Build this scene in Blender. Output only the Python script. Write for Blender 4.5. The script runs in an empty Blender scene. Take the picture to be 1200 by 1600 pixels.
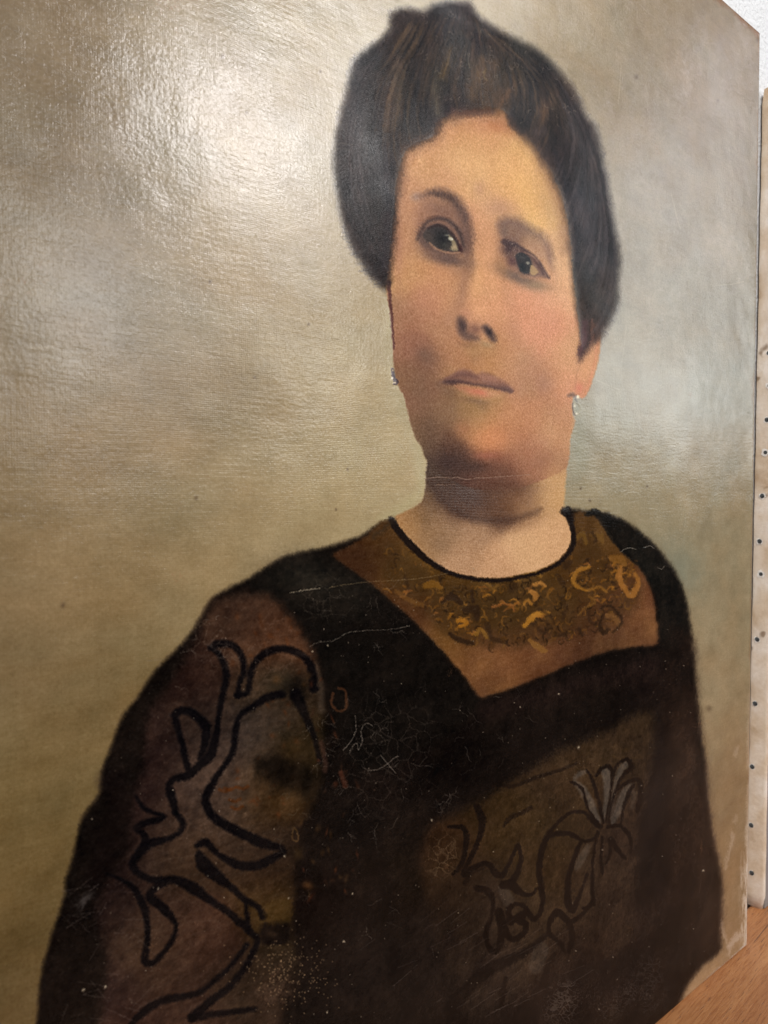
import bpy, bmesh, math, random
import numpy as np
from mathutils import Matrix, Vector

random.seed(7)
rng = np.random.RandomState(11)

# ------------------------------------------------------------------ camera
CAM = np.array([-0.56502, -0.24539, 0.33592])      # metres; picture plane is y = 0, its right edge x = 0, table z = 0
YAW, PITCH, FPX = 0.858761, 0.0300395, 1200.0      # angle between lens axis and picture plane, tilt, focal length (px of 1200x1600)
scene = bpy.context.scene
cs, sn = math.cos(YAW), math.sin(YAW)
RIGHT = np.array([sn, -cs, 0.0])
FWD = np.array([cs * math.cos(PITCH), sn * math.cos(PITCH), -math.sin(PITCH)])
UP = np.array([cs * math.sin(PITCH), sn * math.sin(PITCH), math.cos(PITCH)])
cam_d = bpy.data.cameras.new("camera")
cam = bpy.data.objects.new("camera", cam_d)
scene.collection.objects.link(cam)
cam_d.sensor_fit = 'VERTICAL'
cam_d.sensor_height = 24.0
cam_d.lens = 24.0 * FPX / 1600.0
cam_d.clip_start = 0.01
cam_d.clip_end = 100.0
M = Matrix.Identity(4)
for i in range(3):
    M[i][0], M[i][1], M[i][2], M[i][3] = RIGHT[i], UP[i], -FWD[i], CAM[i]
cam.matrix_world = M
cam_d.dof.use_dof = True
cam_d.dof.focus_distance = 0.42
cam_d.dof.aperture_fstop = 12.0
scene.camera = cam

# ------------------------------------------------------------------ world and lamps
world = bpy.data.worlds.new("World")
scene.world = world
world.use_nodes = True
bg = world.node_tree.nodes["Background"]
bg.inputs[0].default_value = (0.90, 0.95, 1.0, 1.0)
bg.inputs[1].default_value = 0.06
scene.view_settings.view_transform = 'Standard'
scene.view_settings.look = 'None'
scene.view_settings.exposure = 0.0
scene.view_settings.gamma = 1.0


def lamp(name, loc, target, sx, sy, radiance, col=(1, 1, 1), spread=180):
    """A rectangular room lamp or window; radiance is the brightness of its face."""
    d = bpy.data.lights.new(name, 'AREA')
    d.shape = 'RECTANGLE'
    d.size, d.size_y = sx, sy
    d.energy = radiance * sx * sy * math.pi
    d.color = col
    d.spread = math.radians(spread)
    o = bpy.data.objects.new(name, d)
    scene.collection.objects.link(o)
    o.location = loc
    v = Vector(target) - Vector(loc)
    o.rotation_euler = v.to_track_quat('-Z', 'Y').to_euler()
    return o


# key: ceiling panel above and a little left of the camera
lamp("ceiling_panel_lamp", (-1.25, -1.55, 2.05), (-0.2, 0.0, 0.35), 1.1, 0.8, 21.5, (1.0, 0.965, 0.915))
# what the varnish mirrors: the windows and light panels of the room's opposite side
LAMPS = [  # name, x range, z range, radiance, colour, round?
    ("window_wall_lamp", (1.95, 5.60), (0.55, 2.30), 1.0, (0.95, 0.98, 1.0), False),
    ("low_window_lamp", (2.75, 5.60), (0.53, 1.42), 2.3, (0.92, 0.98, 1.0), False),
    ("high_window_lamp", (4.42, 5.16), (2.02, 3.55), 5.5, (1.0, 0.95, 1.0), False),
    ("mid_window_lamp", (4.50, 5.15), (1.40, 1.98), 3.0, (1.0, 0.99, 0.97), True),
    ("soft_lamp", (-0.05, 1.80), (0.55, 1.32), 1.3, (1.0, 0.98, 0.95), False),
    ("dim_panel_lamp", (1.1, 2.3), (1.85, 2.75), 3.0, (1.0, 0.98, 0.95), True),
    ("bright_panel_lamp", (0.66, 1.75), (1.34, 2.12), 6.5, (1.0, 0.97, 0.96), False),
    ("small_panel_lamp", (0.68, 1.18), (1.48, 2.06), 13.0, (1.0, 0.96, 0.95), False),
    ("round_panel_lamp", (0.98, 1.52), (0.68, 1.24), 5.0, (1.0, 0.97, 0.90), True),
    ("left_round_lamp", (0.05, 0.56), (0.72, 1.20), 3.6, (0.97, 0.98, 1.0), True),
    ("top_panel_lamp", (2.2, 3.1), (2.6, 3.3), 5.5, (1.0, 0.98, 0.95), True),
    ("side_panel_lamp", (2.95, 3.5), (1.45, 2.3), 3.5, (0.93, 0.96, 1.0), True),
]
for i, (n, (xa, xb), (za, zb), rad, col, rnd) in enumerate(LAMPS):   # each hangs a little in front of the one before
    o = lamp(n, ((xa + xb) / 2, -2.36 + .01 * i, (za + zb) / 2), ((xa + xb) / 2, 0, (za + zb) / 2), xb - xa, zb - za, rad, col)
    if rnd:
        o.data.shape = 'ELLIPSE'

# ------------------------------------------------------------------ small helpers


def link(name, me, mat, parent=None, kind=None):
    o = bpy.data.objects.new(name, me)
    scene.collection.objects.link(o)
    if mat:
        me.materials.append(mat)
    if parent:
        o.parent = parent
    if kind:
        o['kind'] = kind
    return o


def box_bm(bm, x0, x1, y0, y1, z0, z1, bev=0.0, seg=2):
    r = bmesh.ops.create_cube(bm, size=1.0)
    vs = r['verts']
    for v in vs:
        v.co = Vector(((x0 + x1) / 2 + v.co.x * (x1 - x0), (y0 + y1) / 2 + v.co.y * (y1 - y0), (z0 + z1) / 2 + v.co.z * (z1 - z0)))
    if bev:
        es = list({e for v in vs for e in v.link_edges})
        bmesh.ops.bevel(bm, geom=es, offset=bev, segments=seg, affect='EDGES', profile=0.5)


def to_mesh(bm, name, smooth=False):
    me = bpy.data.meshes.new(name)
    bm.to_mesh(me)
    bm.free()
    if smooth:
        for p in me.polygons:
            p.use_smooth = True
    return me


def new_mat(name):
    m = bpy.data.materials.new(name)
    m.use_nodes = True
    nt = m.node_tree
    return m, nt, nt.nodes, nt.links, nt.nodes["Principled BSDF"]


def ramp(nt, fac, stops):
    r = nt.nodes.new("ShaderNodeValToRGB")
    el = r.color_ramp.elements
    while len(el) < len(stops):
        el.new(0.5)
    for e, (p, c) in zip(el, stops):
        e.position = p
        e.color = (c[0], c[1], c[2], 1) if not isinstance(c, (int, float)) else (c, c, c, 1)
    nt.links.new(fac, r.inputs[0])
    return r.outputs[0]


def noise(nt, vec, scale, detail=4, rough=0.55, dist=0.0):
    n = nt.nodes.new("ShaderNodeTexNoise")
    n.inputs['Scale'].default_value = scale
    n.inputs['Detail'].default_value = detail
    n.inputs['Roughness'].default_value = rough
    n.inputs['Distortion'].default_value = dist
    nt.links.new(vec, n.inputs['Vector'])
    return n.outputs[0]


def mapping(nt, vec, sc=(1, 1, 1), rot=(0, 0, 0), loc=(0, 0, 0)):
    m = nt.nodes.new("ShaderNodeMapping")
    m.inputs['Scale'].default_value = sc
    m.inputs['Rotation'].default_value = rot
    m.inputs['Location'].default_value = loc
    nt.links.new(vec, m.inputs['Vector'])
    return m.outputs[0]


def mathn(nt, op, a, b=None, c=None):
    m = nt.nodes.new("ShaderNodeMath")
    m.operation = op
    for i, v in enumerate((a, b, c)):
        if v is None:
            continue
        if isinstance(v, (int, float)):
            m.inputs[i].default_value = v
        else:
            nt.links.new(v, m.inputs[i])
    return m.outputs[0]


def bump(nt, height, dist, strength=1.0, normal=None):
    b = nt.nodes.new("ShaderNodeBump")
    b.inputs['Strength'].default_value = strength
    b.inputs['Distance'].default_value = dist
    nt.links.new(height, b.inputs['Height'])
    if normal is not None:
        nt.links.new(normal, b.inputs['Normal'])
    return b.outputs[0]


def lin(c):
    return [(x / 255 / 12.92) if x / 255 <= 0.04045 else ((x / 255 + 0.055) / 1.055) ** 2.4 for x in c]


# ================================================================== the painted picture
# The paint layer is built stroke by stroke into an array that covers the canvas,
# W x H metres.  Outlines are given in the pixels of the photograph and carried
# onto the canvas plane through the view's homography.
W, H = 0.60, 0.66
RES = 3400.0
NX, NY = int(W * RES), int(H * RES)
gx = (-W + (np.arange(NX) + 0.5) / NX * W).astype(np.float32)
gz = ((np.arange(NY) + 0.5) / NY * H).astype(np.float32)


def project(x, z):
    dx, dy, dz = x - CAM[0], 0 - CAM[1], z - CAM[2]
    zz = dx * FWD[0] + dy * FWD[1] + dz * FWD[2]
    zz = np.maximum(zz, 0.02)
    u = 600 + FPX * (dx * RIGHT[0] + dy * RIGHT[1]) / zz
    v = 800 - FPX * (dx * UP[0] + dy * UP[1] + dz * UP[2]) / zz
    return u, v


def unproject(px, py):
    r = FWD + RIGHT * (px - 600) / FPX - UP * (py - 800) / FPX
    t = -CAM[1] / r[1]
    return CAM[0] + r[0] * t, CAM[2] + r[2] * t


XX, ZZ = np.meshgrid(gx, gz)
PX, PY = project(XX, ZZ)
PX = PX.astype(np.float32)
PY = PY.astype(np.float32)


def vnoise(cx, cz, seed, shape=None):
    """smooth value noise on the canvas, cells cx by cz metres, about -1..1"""
    r = np.random.RandomState(seed)
    nx, nz = int(W / cx) + 3, int(H / cz) + 3
    g = r.uniform(-1, 1, (nz, nx)).astype(np.float32)
    fz = (gz / cz).astype(np.float32)
    iz = fz.astype(int)
    wz = fz - iz
    wz = (wz * wz * (3 - 2 * wz))[:, None]
    a = g[iz] * (1 - wz) + g[iz + 1] * wz
    fx = ((gx + W) / cx).astype(np.float32)
    ix = fx.astype(int)
    wx = fx - ix
    wx = wx * wx * (3 - 2 * wx)
    return a[:, ix] * (1 - wx) + a[:, ix + 1] * wx


def fbm(cx, cz, seed, octs=4, gain=0.55):
    s, a, t = 0, 1.0, 0
    for k in range(octs):
        s = s + a * vnoise(cx / 2 ** k, cz / 2 ** k, seed + 17 * k)
        t += a
        a *= gain
    return s / t * 1.6


NA = fbm(0.0045, 0.0045, 1, 5, .8)
NB = fbm(0.0045, 0.0045, 2, 5, .8)
NF = vnoise(0.00045, 0.00045, 3) * 0.75 + vnoise(0.0009, 0.0009, 4) * 0.4        # grain
NH = vnoise(0.004, 0.0006, 5) * 0.5 + vnoise(0.010, 0.0011, 6) * 0.5          # horizontal brush drag
NV = vnoise(0.0006, 0.006, 8) * 0.5 + vnoise(0.0012, 0.012, 9) * 0.5          # vertical drag
NL = fbm(0.06, 0.05, 10, 3)                                                    # broad mottling
NM = fbm(0.022, 0.018, 12, 4)

RGB = np.zeros((NY, NX, 3), np.float32)
HGT = np.zeros((NY, NX), np.float32)


def window(x0, y0, x1, y1):
    xs, zs = [], []
    for a in (x0, (x0 + x1) / 2, x1):
        for b in (y0, (y0 + y1) / 2, y1):
            X, Z = unproject(a, b)
            xs.append(X)
            zs.append(Z)
    i0 = max(0, int((min(xs) + W) * RES) - 2)
    i1 = min(NX, int((max(xs) + W) * RES) + 3)
    j0 = max(0, int(min(zs) * RES) - 2)
    j1 = min(NY, int(max(zs) * RES) + 3)
    return slice(j0, j1), slice(i0, i1)


def spline(pts, closed=False, n=4):
    p = np.array(pts, float)
    m = len(p)
    if m < 3:
        return p
    out = []
    rngk = range(m) if closed else range(m - 1)
    for i in rngk:
        if closed:
            a, b, c, d = p[(i - 1) % m], p[i], p[(i + 1) % m], p[(i + 2) % m]
        else:
            a, b, c, d = p[max(i - 1, 0)], p[i], p[i + 1], p[min(i + 2, m - 1)]
        for k in range(n):
            t = k / n
            out.append(0.5 * ((2 * b) + (-a + c) * t + (2 * a - 5 * b + 4 * c - d) * t * t + (-a + 3 * b - 3 * c + d) * t ** 3))
    if not closed:
        out.append(p[-1])
    return np.array(out)


def lay(sl, alpha, col, h=0.0):
    a = alpha[..., None]
    c = np.array(col, np.float32)
    RGB[sl] = RGB[sl] * (1 - a) + c * a
    if h:
        HGT[sl] += alpha * h


def poly_mask(pts, soft, rag=1.5, n=3, step=1):
    """ragged soft-edged mask of a closed outline"""
    s = spline(pts, True, n)
    m = soft + rag * 2 + 3
    sl = window(s[:, 0].min() - m, s[:, 1].min() - m, s[:, 0].max() + m, s[:, 1].max() + m)
    if sl[0].start >= sl[0].stop or sl[1].start >= sl[1].stop:
        return sl, np.zeros((0, 0), np.float32)
    x = PX[sl] + NA[sl] * rag + NF[sl] * rag * 0.5
    y = PY[sl] + NB[sl] * rag + NF[sl] * rag * 0.3
    if step > 1:
        x0, y0 = x[::step, ::step], y[::step, ::step]
    else:
        x0, y0 = x, y
    d2 = np.full(x0.shape, 1e9, np.float32)
    ins = np.zeros(x0.shape, bool)
    for i in range(len(s)):
        ax, ay = s[i].astype(np.float32)
        bx, by = s[(i + 1) % len(s)].astype(np.float32)
        ex, ey = bx - ax, by - ay
        L = ex * ex + ey * ey + 1e-6
        t = np.clip(((x0 - ax) * ex + (y0 - ay) * ey) / L, 0, 1)
        q = (x0 - ax - t * ex) ** 2 + (y0 - ay - t * ey) ** 2
        np.minimum(d2, q, out=d2)
        if ay != by:
            c = ((ay > y0) != (by > y0)) & (x0 < (bx - ax) * (y0 - ay) / (by - ay) + ax)
            ins ^= c
    d = np.sqrt(d2)
    d = np.where(ins, d, -d)
    if step > 1:
        ny, nx = x.shape
        jy = np.minimum(np.arange(ny) / step, d.shape[0] - 1.001)
        jx = np.minimum(np.arange(nx) / step, d.shape[1] - 1.001)
        iy, ix = jy.astype(int), jx.astype(int)
        wy, wx = (jy - iy)[:, None].astype(np.float32), (jx - ix).astype(np.float32)
        a = d[iy] * (1 - wy) + d[np.minimum(iy + 1, d.shape[0] - 1)] * wy
        d = a[:, ix] * (1 - wx) + a[:, np.minimum(ix + 1, d.shape[1] - 1)] * wx
    k = np.clip(0.5 + d / (2 * soft), 0, 1)
    return sl, (k * k * (3 - 2 * k)).astype(np.float32)


def fill(pts, col, soft=3, a=1.0, rag=1.5, n=3, step=1, h=0.0, tex=0.0):
    sl, m = poly_mask(pts, soft, rag, n, step)
    if m.size:
        if tex:
            m = m * np.clip(1 - tex + tex * (0.5 + NM[sl] * 0.8 + NF[sl] * 0.4) * 1.6, 0, 1)
        lay(sl, m * a, col, h)
    return sl, m


def stroke(pts, w, col, a=1.0, soft=1.2, rag=1.0, n=4, h=0.0, dry=0.0):
    """a brush stroke of full width w (one value or one per point)"""
    s = spline(pts, False, n)
    k = len(pts)
    ws = np.interp(np.linspace(0, k - 1, len(s)), np.arange(k), w if hasattr(w, '__len__') else [w] * k) / 2
    m = max(ws) + soft + rag * 2 + 2
    sl = window(s[:, 0].min() - m, s[:, 1].min() - m, s[:, 0].max() + m, s[:, 1].max() + m)
    if sl[0].start >= sl[0].stop or sl[1].start >= sl[1].stop:
        return
    x = PX[sl] + NA[sl] * rag + NF[sl] * rag * 0.5
    y = PY[sl] + NB[sl] * rag + NF[sl] * rag * 0.5
    best = np.full(x.shape, 1e9, np.float32)
    for i in range(len(s) - 1):
        ax, ay = s[i]
        ex, ey = s[i + 1] - s[i]
        L = ex * ex + ey * ey + 1e-6
        t = np.clip(((x - ax) * ex + (y - ay) * ey) / L, 0, 1)
        q = np.sqrt((x - ax - t * ex) ** 2 + (y - ay - t * ey) ** 2) - (ws[i] + (ws[i + 1] - ws[i]) * t)
        np.minimum(best, q, out=best)
    k = np.clip(0.5 - best / (2 * soft), 0, 1)
    if dry:
        k = k * np.clip(1 - dry + dry * (0.6 + NF[sl] * 1.2 + NM[sl] * .5), 0, 1)
    lay(sl, (k * a).astype(np.float32), col, h)


def blob(cx, cy, rx, ry, col, a=1.0, ang=0.0, rag=0.15, p=1.0, h=0.0, clip=None):
    """soft smudge with gaussian falloff, radii in px, angle in degrees (clockwise on the picture)"""
    m = 2.4 * max(rx, ry)
    sl = window(cx - m, cy - m, cx + m, cy + m)
    if sl[0].start >= sl[0].stop or sl[1].start >= sl[1].stop:
        return
    c, s = math.cos(math.radians(ang)), math.sin(math.radians(ang))
    r0 = min(rx, ry)
    dx = PX[sl] - cx + NA[sl] * rag * r0 * 1.5
    dy = PY[sl] - cy + NB[sl] * rag * r0 * 1.5
    u = (dx * c + dy * s) / rx
    v = (-dx * s + dy * c) / ry
    k = np.exp(-((u * u + v * v) ** p))
    if clip is not None:
        k = k * clip[sl]
    lay(sl, (k * a).astype(np.float32), col, h)


def full(slm):
    sl, m = slm
    o = np.zeros((NY, NX), np.float32)
    o[sl] = m
    return o


# ---------------------------------------------------------------- ground tone of the picture
def field(stops, sig=26.0, sl=None):
    """smooth blend of colours laid down at given places; sig is the reach of each dab in px"""
    sl = sl or (slice(0, NY), slice(0, NX))
    x = PX[sl] + NA[sl] * sig * .18
    y = PY[sl] + NB[sl] * sig * .18
    num = np.zeros(x.shape + (3,), np.float32)
    den = np.zeros(x.shape, np.float32)
    for cx, cy, c in stops:
        d = ((x - cx) ** 2 + (y - cy) ** 2) / (sig * sig)
        w = np.exp(-.5 * np.minimum(d, 60)) + 2e-3 / (1 + d) ** 2
        num += w[..., None] * np.array(c, np.float32)
        den += w
    out = np.zeros((NY, NX, 3), np.float32)
    out[sl] = num / den[..., None]
    return out


RGB[:] = field([
    (40, 60, (128, 113, 92)), (120, 250, (120, 105, 82)), (60, 420, (128, 116, 96)), (330, 120, (150, 136, 112)),
    (450, 250, (150, 136, 108)), (420, 420, (150, 132, 100)), (250, 560, (138, 122, 98)), (520, 560, (160, 144, 110)),
    (60, 640, (132, 116, 92)), (60, 740, (128, 110, 80)), (350, 700, (146, 128, 98)), (600, 760, (166, 148, 112)),
    (200, 880, (138, 120, 90)), (420, 820, (156, 138, 102)), (60, 1000, (126, 106, 76)), (260, 960, (132, 112, 76)),
    (180, 1100, (112, 92, 58)), (60, 1250, (110, 92, 58)), (60, 1400, (98, 80, 48)), (20, 1580, (86, 70, 42)),
    (560, 40, (156, 142, 114)), (820, 30, (158, 142, 112)), (1000, 60, (140, 124, 102)), (900, 110, (150, 134, 102)),
    (1000, 180, (136, 120, 96)), (1100, 120, (134, 118, 98)), (1150, 250, (134, 122, 104)), (1040, 320, (142, 132, 110)),
    (1120, 440, (136, 126, 108)), (1020, 480, (142, 134, 114)), (960, 620, (146, 138, 118)), (1100, 640, (150, 144, 128)),
    (1180, 560, (142, 134, 116)), (1000, 780, (158, 144, 112)), (1150, 780, (150, 130, 98)), (1080, 880, (140, 132, 106)),
    (1150, 950, (150, 130, 98)), (1120, 1080, (148, 128, 98)), (1140, 1220, (134, 112, 80)), (1150, 1330, (126, 102, 70)),
    (1145, 1430, (116, 92, 62)), (1095, 1530, (168, 138, 104)), (1070, 1560, (160, 130, 98))], 95)
RGB += (NL * 5)[..., None] * np.array([1.0, .95, .85])
RGB += (NM * 5)[..., None] * np.array([1.0, 1.0, .95])
NG = fbm(0.03, 0.022, 77, 4)
RGB += np.clip(NG, 0, 1)[..., None] * np.array([-3, 0, 1.5]) + np.clip(-NG, 0, 1)[..., None] * np.array([3, 0, -2])
RGB += (NH * 2.6 + NV * 1.6 + NF * 3.0)[..., None]
HGT += NH * 0.35 + NV * 0.15

# cooler thin paint around the ear and the shoulder, warm rims at the dress
blob(1060, 890, 42, 55, (128, 130, 112), .75)
blob(1110, 620, 50, 60, (148, 148, 134), .5)
blob(905, 690, 16, 60, (134, 132, 106), .55)
blob(640, 560, 26, 110, (168, 160, 128), .0)
stroke([(655, 700), (660, 760), (640, 786), (600, 812)], 14, (172, 160, 122), .7, 8)
stroke([(606, 470), (606, 560), (622, 625), (645, 690), (660, 740)], 12, (168, 154, 120), .6, 7)
for k in range(26):   # scratches and scuffs in the ground
    x, y = rng.uniform(20, 1150), rng.uniform(20, 700)
    an = rng.uniform(-.6, .6) + (math.pi / 2 if x > 950 and rng.rand() < .6 else .15)
    L = rng.uniform(12, 60)
    stroke([(x, y), (x + L * .5 * math.cos(an), y + L * .5 * math.sin(an) + rng.uniform(-3, 3)), (x + L * math.cos(an), y + L * math.sin(an))],
           rng.uniform(.8, 1.6), (182, 170, 146), .3, .8, .8, h=.5)
for (x, y, r) in [(348, 88, 3.5), (502, 111, 2), (98, 945, 4), (327, 441, 2.5), (481, 507, 2), (397, 590, 2), (543, 733, 2), (306, 778, 3),
                  (525, 796, 2), (1184, 62, 3.2), (1122, 157, 2.4), (385, 176, 2), (1108, 1107, 4), (995, 120, 3), (908, 763, 2), (922, 782, 2.2),
                  (1010, 760, 1.8), (790, 380, 0.1)]:
    blob(x, y, r, r * 1.2, (84, 66, 48), .6)

# ---------------------------------------------------------------- dress
DRESS = [(615, 812), (565, 838), (500, 858), (450, 868), (425, 880), (388, 905), (345, 925), (322, 948), (300, 985), (275, 1015), (240, 1050),
         (215, 1090), (192, 1118), (176, 1160), (160, 1205), (155, 1240), (130, 1275), (118, 1325), (104, 1375), (101, 1402), (90, 1436), (78, 1475),
         (67, 1520), (61, 1560), (58, 1600), (40, 1760), (10, 2000), (-20, 2500), (300, 2600), (700, 2300), (1000, 1700),
         (1040, 1602), (1060, 1574), (1068, 1550), (1080, 1530), (1098, 1507), (1114, 1496), (1127, 1482), (1125, 1455), (1128, 1420), (1127, 1380),
         (1121, 1340), (1112, 1300), (1106, 1250), (1102, 1200), (1095, 1150), (1089, 1100), (1086, 1050), (1082, 1000), (1075, 950),
         (1062, 910), (1045, 880), (1020, 850), (990, 825), (962, 808), (930, 801), (905, 798), (885, 800), (800, 850), (700, 850)]
sl, dm = poly_mask(DRESS, 11, 1.8, 2, 2)          # soft warm rim painted first
lay(sl, dm * 0.55, (92, 72, 44))
sl, dm = poly_mask(DRESS, 6.0, 1.5, 2, 2)
lay(sl, dm, (27, 19, 15), 0.2)
DM = full((sl, dm))
dz = DM[..., None]
RGB += dz * ((NM * 5)[..., None] * np.array([1.1, .9, .75]) + (NL * 3)[..., None] * np.array([1.2, .9, .7]) + (NF * 3)[..., None])

# bodice: blacker band of the left shoulder, cooler lower bodice, right strap
fill([(430, 884), (470, 866), (530, 868), (585, 915), (640, 965), (700, 1028), (748, 1090), (700, 1150), (600, 1200), (540, 1180), (505, 1060), (470, 985), (440, 945), (400, 925), (392, 908)],
     (25, 20, 16), 10, .8, 3)
blob(480, 905, 60, 32, (58, 52, 43), .8, 15)
blob(560, 930, 40, 40, (46, 40, 32), .6, 40)
blob(600, 1000, 60, 50, (20, 14, 10), .8, 40)
fill([(928, 802), (960, 808), (1018, 850), (1062, 915), (1078, 980), (1060, 1010), (1036, 1010), (1025, 930), (1000, 895), (965, 856), (945, 822)],
     (33, 28, 23), 5, .9, 2.5)
blob(1010, 885, 22, 40, (38, 36, 30), .6, -35)
fill([(1040, 1000), (1084, 1000), (1092, 1110), (1104, 1200), (1112, 1290), (1127, 1380), (1124, 1470), (1090, 1480), (1050, 1400), (1040, 1200)],
     (44, 29, 21), 12, .75, 4, tex=.4)
blob(1068, 1200, 13, 40, (76, 52, 38), .55, 15)
blob(1060, 1330, 22, 60, (62, 42, 32), .45, 10)
blob(1080, 1110, 8, 40, (66, 44, 32), .35, 0)
blob(1015, 1300, 14, 110, (27, 20, 18), .6, 2)
blob(870, 1090, 110, 26, (42, 29, 22), .7, -14)
blob(1010, 1060, 40, 34, (46, 31, 27), .6, 0)
for (x, y, rx, ry, c, a) in [(620, 1500, 120, 60, (42, 32, 27), .6), (520, 1560, 80, 40, (44, 34, 29), .5), (900, 1560, 110, 45, (48, 34, 28), .7),
                             (990, 1440, 50, 60, (46, 33, 27), .6), (480, 1420, 60, 60, (24, 13, 10), .7), (580, 1370, 26, 30, (48, 34, 25), .6),
                             (560, 1300, 40, 36, (20, 17, 15), .5), (640, 1370, 50, 60, (40, 28, 16), .5), (700, 1200, 80, 50, (17, 10, 8), .7),
                             (1000, 1540, 60, 40, (38, 28, 25), .6), (640, 1420, 50, 30, (26, 16, 10), .6)]:
    blob(x, y, rx, ry, c, a, rag=.3, clip=DM)

# ---------------------------------------------------------------- left sleeve
SLEEVE = [(345, 935), (400, 928), (432, 942), (462, 975), (486, 1015), (500, 1060), (506, 1120), (503, 1190), (492, 1250), (470, 1300),
          (462, 1380), (455, 1450), (470, 1520), (440, 1600), (430, 1900), (150, 1900), (158, 1600), (170, 1500), (150, 1430), (165, 1380), (200, 1330), (205, 1260), (225, 1200),
          (228, 1130), (262, 1070), (300, 1010), (318, 965)]
for pts, w, c, a in [([(760, 1110), (900, 1070), (1020, 1040)], 24, (54, 36, 32), .5), ([(560, 1290), (600, 1400), (620, 1520)], 36, (12, 7, 6), .5),
                     ([(660, 1440), (720, 1490), (760, 1560)], 30, (52, 40, 35), .4), ([(1030, 1150), (1020, 1280), (1040, 1420)], 30, (24, 17, 17), .6),
                     ([(1060, 1120), (1080, 1200), (1090, 1320)], [12, 20, 14], (84, 58, 42), .45), ([(640, 1230), (700, 1190), (760, 1170)], 26, (14, 9, 7), .5),
                     ([(930, 1490), (1010, 1440), (1050, 1400)], 30, (58, 42, 35), .45), ([(1100, 1360), (1095, 1430), (1060, 1500)], 22, (60, 48, 42), .4)]:
    stroke(pts, w, c, a, 14, 5)
sl, sm = poly_mask(SLEEVE, 13, 4, 3, 2)
SM = full((sl, sm))
st = field([(370, 960, (88, 60, 44)), (430, 1000, (104, 66, 44)), (300, 1060, (58, 36, 28)), (310, 1140, (80, 60, 48)), (420, 1080, (72, 54, 38)),
            (240, 1170, (48, 30, 26)), (340, 1190, (90, 70, 60)), (400, 1150, (80, 66, 58)), (455, 1180, (62, 46, 24)), (300, 1250, (90, 68, 56)),
            (420, 1240, (96, 66, 34)), (360, 1240, (100, 78, 64)), (220, 1270, (46, 28, 26)), (260, 1300, (78, 58, 46)), (300, 1340, (84, 60, 42)),
            (400, 1330, (66, 48, 36)), (420, 1380, (86, 58, 38)), (300, 1460, (78, 52, 40)), (200, 1410, (56, 38, 32)), (240, 1460, (78, 56, 42)),
            (430, 1420, (80, 58, 22)), (340, 1470, (80, 50, 36)), (380, 1540, (78, 58, 42)), (240, 1530, (76, 52, 38)), (180, 1560, (50, 34, 32)),
            (440, 1500, (58, 44, 30)), (440, 1560, (64, 46, 34)), (200, 1600, (74, 46, 36)), (300, 1590, (80, 54, 42)), (470, 1350, (48, 34, 24))], 32, sl) * 1.0
st = st + (NM * 13)[..., None] * np.array([1.1, .85, .6]) + (NF * 3.5 + NH * 3.5)[..., None]
RGB[:] = RGB * (1 - SM[..., None] * .94) + st * SM[..., None] * .94
for k in range(60):   # reddish dabs under the lace of the sleeve
    x, y = rng.uniform(360, 470), rng.uniform(940, 1290)
    if 1040 < y < 1180 and x < 410:
        continue
    blob(x, y, rng.uniform(2, 5), rng.uniform(2, 6), (112, 60, 28), .45, rng.uniform(-40, 40), clip=SM)
for x, y in [(360, 1232), (368, 1250), (372, 1262), (352, 1234), (380, 1230)]:
    stroke([(x - 9, y), (x, y + 3), (x + 8, y - 1)], 5, (110, 56, 20), .6, 1.5)
blob(440, 1065, 28, 22, (44, 40, 28), .7, 10)
blob(432, 1062, 7, 7, (112, 76, 42), .7)
blob(462, 1078, 18, 22, (20, 15, 12), .85)
blob(442, 1205, 38, 34, (22, 15, 10), .95, 20, p=1.5)
blob(415, 1195, 18, 12, (22, 16, 11), .9)
blob(458, 1172, 22, 18, (70, 50, 24), .7, 20)
blob(480, 1225, 16, 28, (20, 14, 10), .8)
stroke([(492, 1040), (500, 1075), (502, 1110)], 11, (88, 72, 58), .6, 3)

BK = (12, 9, 12)
BK2 = (28, 19, 16)


def E(pts, w=9, col=BK, a=.9, soft=2.4, rag=1.6):
    w = [q * rng.uniform(.95, 1.4) for q in (w if hasattr(w, '__len__') else [w] * len(pts))]
    stroke(pts, w, col, a, soft, rag, 3, h=.5)


E([(329, 1012), (341, 1006), (356, 1006), (368, 1012), (377, 1024), (381, 1048), (374, 1066), (371, 1086)], [8, 10, 10, 9, 9, 9, 8, 8])
E([(371, 1086), (386, 1082), (390, 1055), (398, 1036), (412, 1022), (431, 1014), (455, 1016), (479, 1030), (488, 1052), (490, 1075)], [9, 9, 9, 9, 9, 10, 9, 10, 12, 14])
E([(331, 1012), (345, 1028), (353, 1054), (347, 1090), (341, 1120), (337, 1152), (329, 1180), (311, 1197), (293, 1212), (272, 1218), (265, 1228), (269, 1245), (275, 1271)],
  [8, 9, 9, 8, 8, 10, 12, 11, 10, 9, 10, 11, 11])
E([(275, 1271), (287, 1288), (280, 1303), (258, 1313), (236, 1318), (222, 1330), (208, 1350), (219, 1367), (244, 1377), (275, 1376), (304, 1389), (329, 1408), (360, 1428), (391, 1455)],
  [9, 9, 8, 9, 14, 12, 11, 9, 10, 13, 14, 10, 10, 10])
E([(293, 1199), (281, 1150), (273, 1118), (290, 1110), (308, 1120), (322, 1138), (320, 1165), (312, 1184)], [8, 8, 11, 10, 11, 12, 11, 8])
E([(440, 1084), (416, 1090), (396, 1104), (374, 1120), (368, 1144), (363, 1178), (344, 1206), (330, 1228), (322, 1250), (332, 1275), (355, 1291), (386, 1306), (411, 1318), (442, 1326)],
  [12, 11, 9, 8, 8, 9, 8, 9, 12, 13, 13, 12, 13, 9])
E([(462, 1085), (478, 1120), (492, 1155), (500, 1190)], [14, 11, 9, 9], a=.75)
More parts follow.
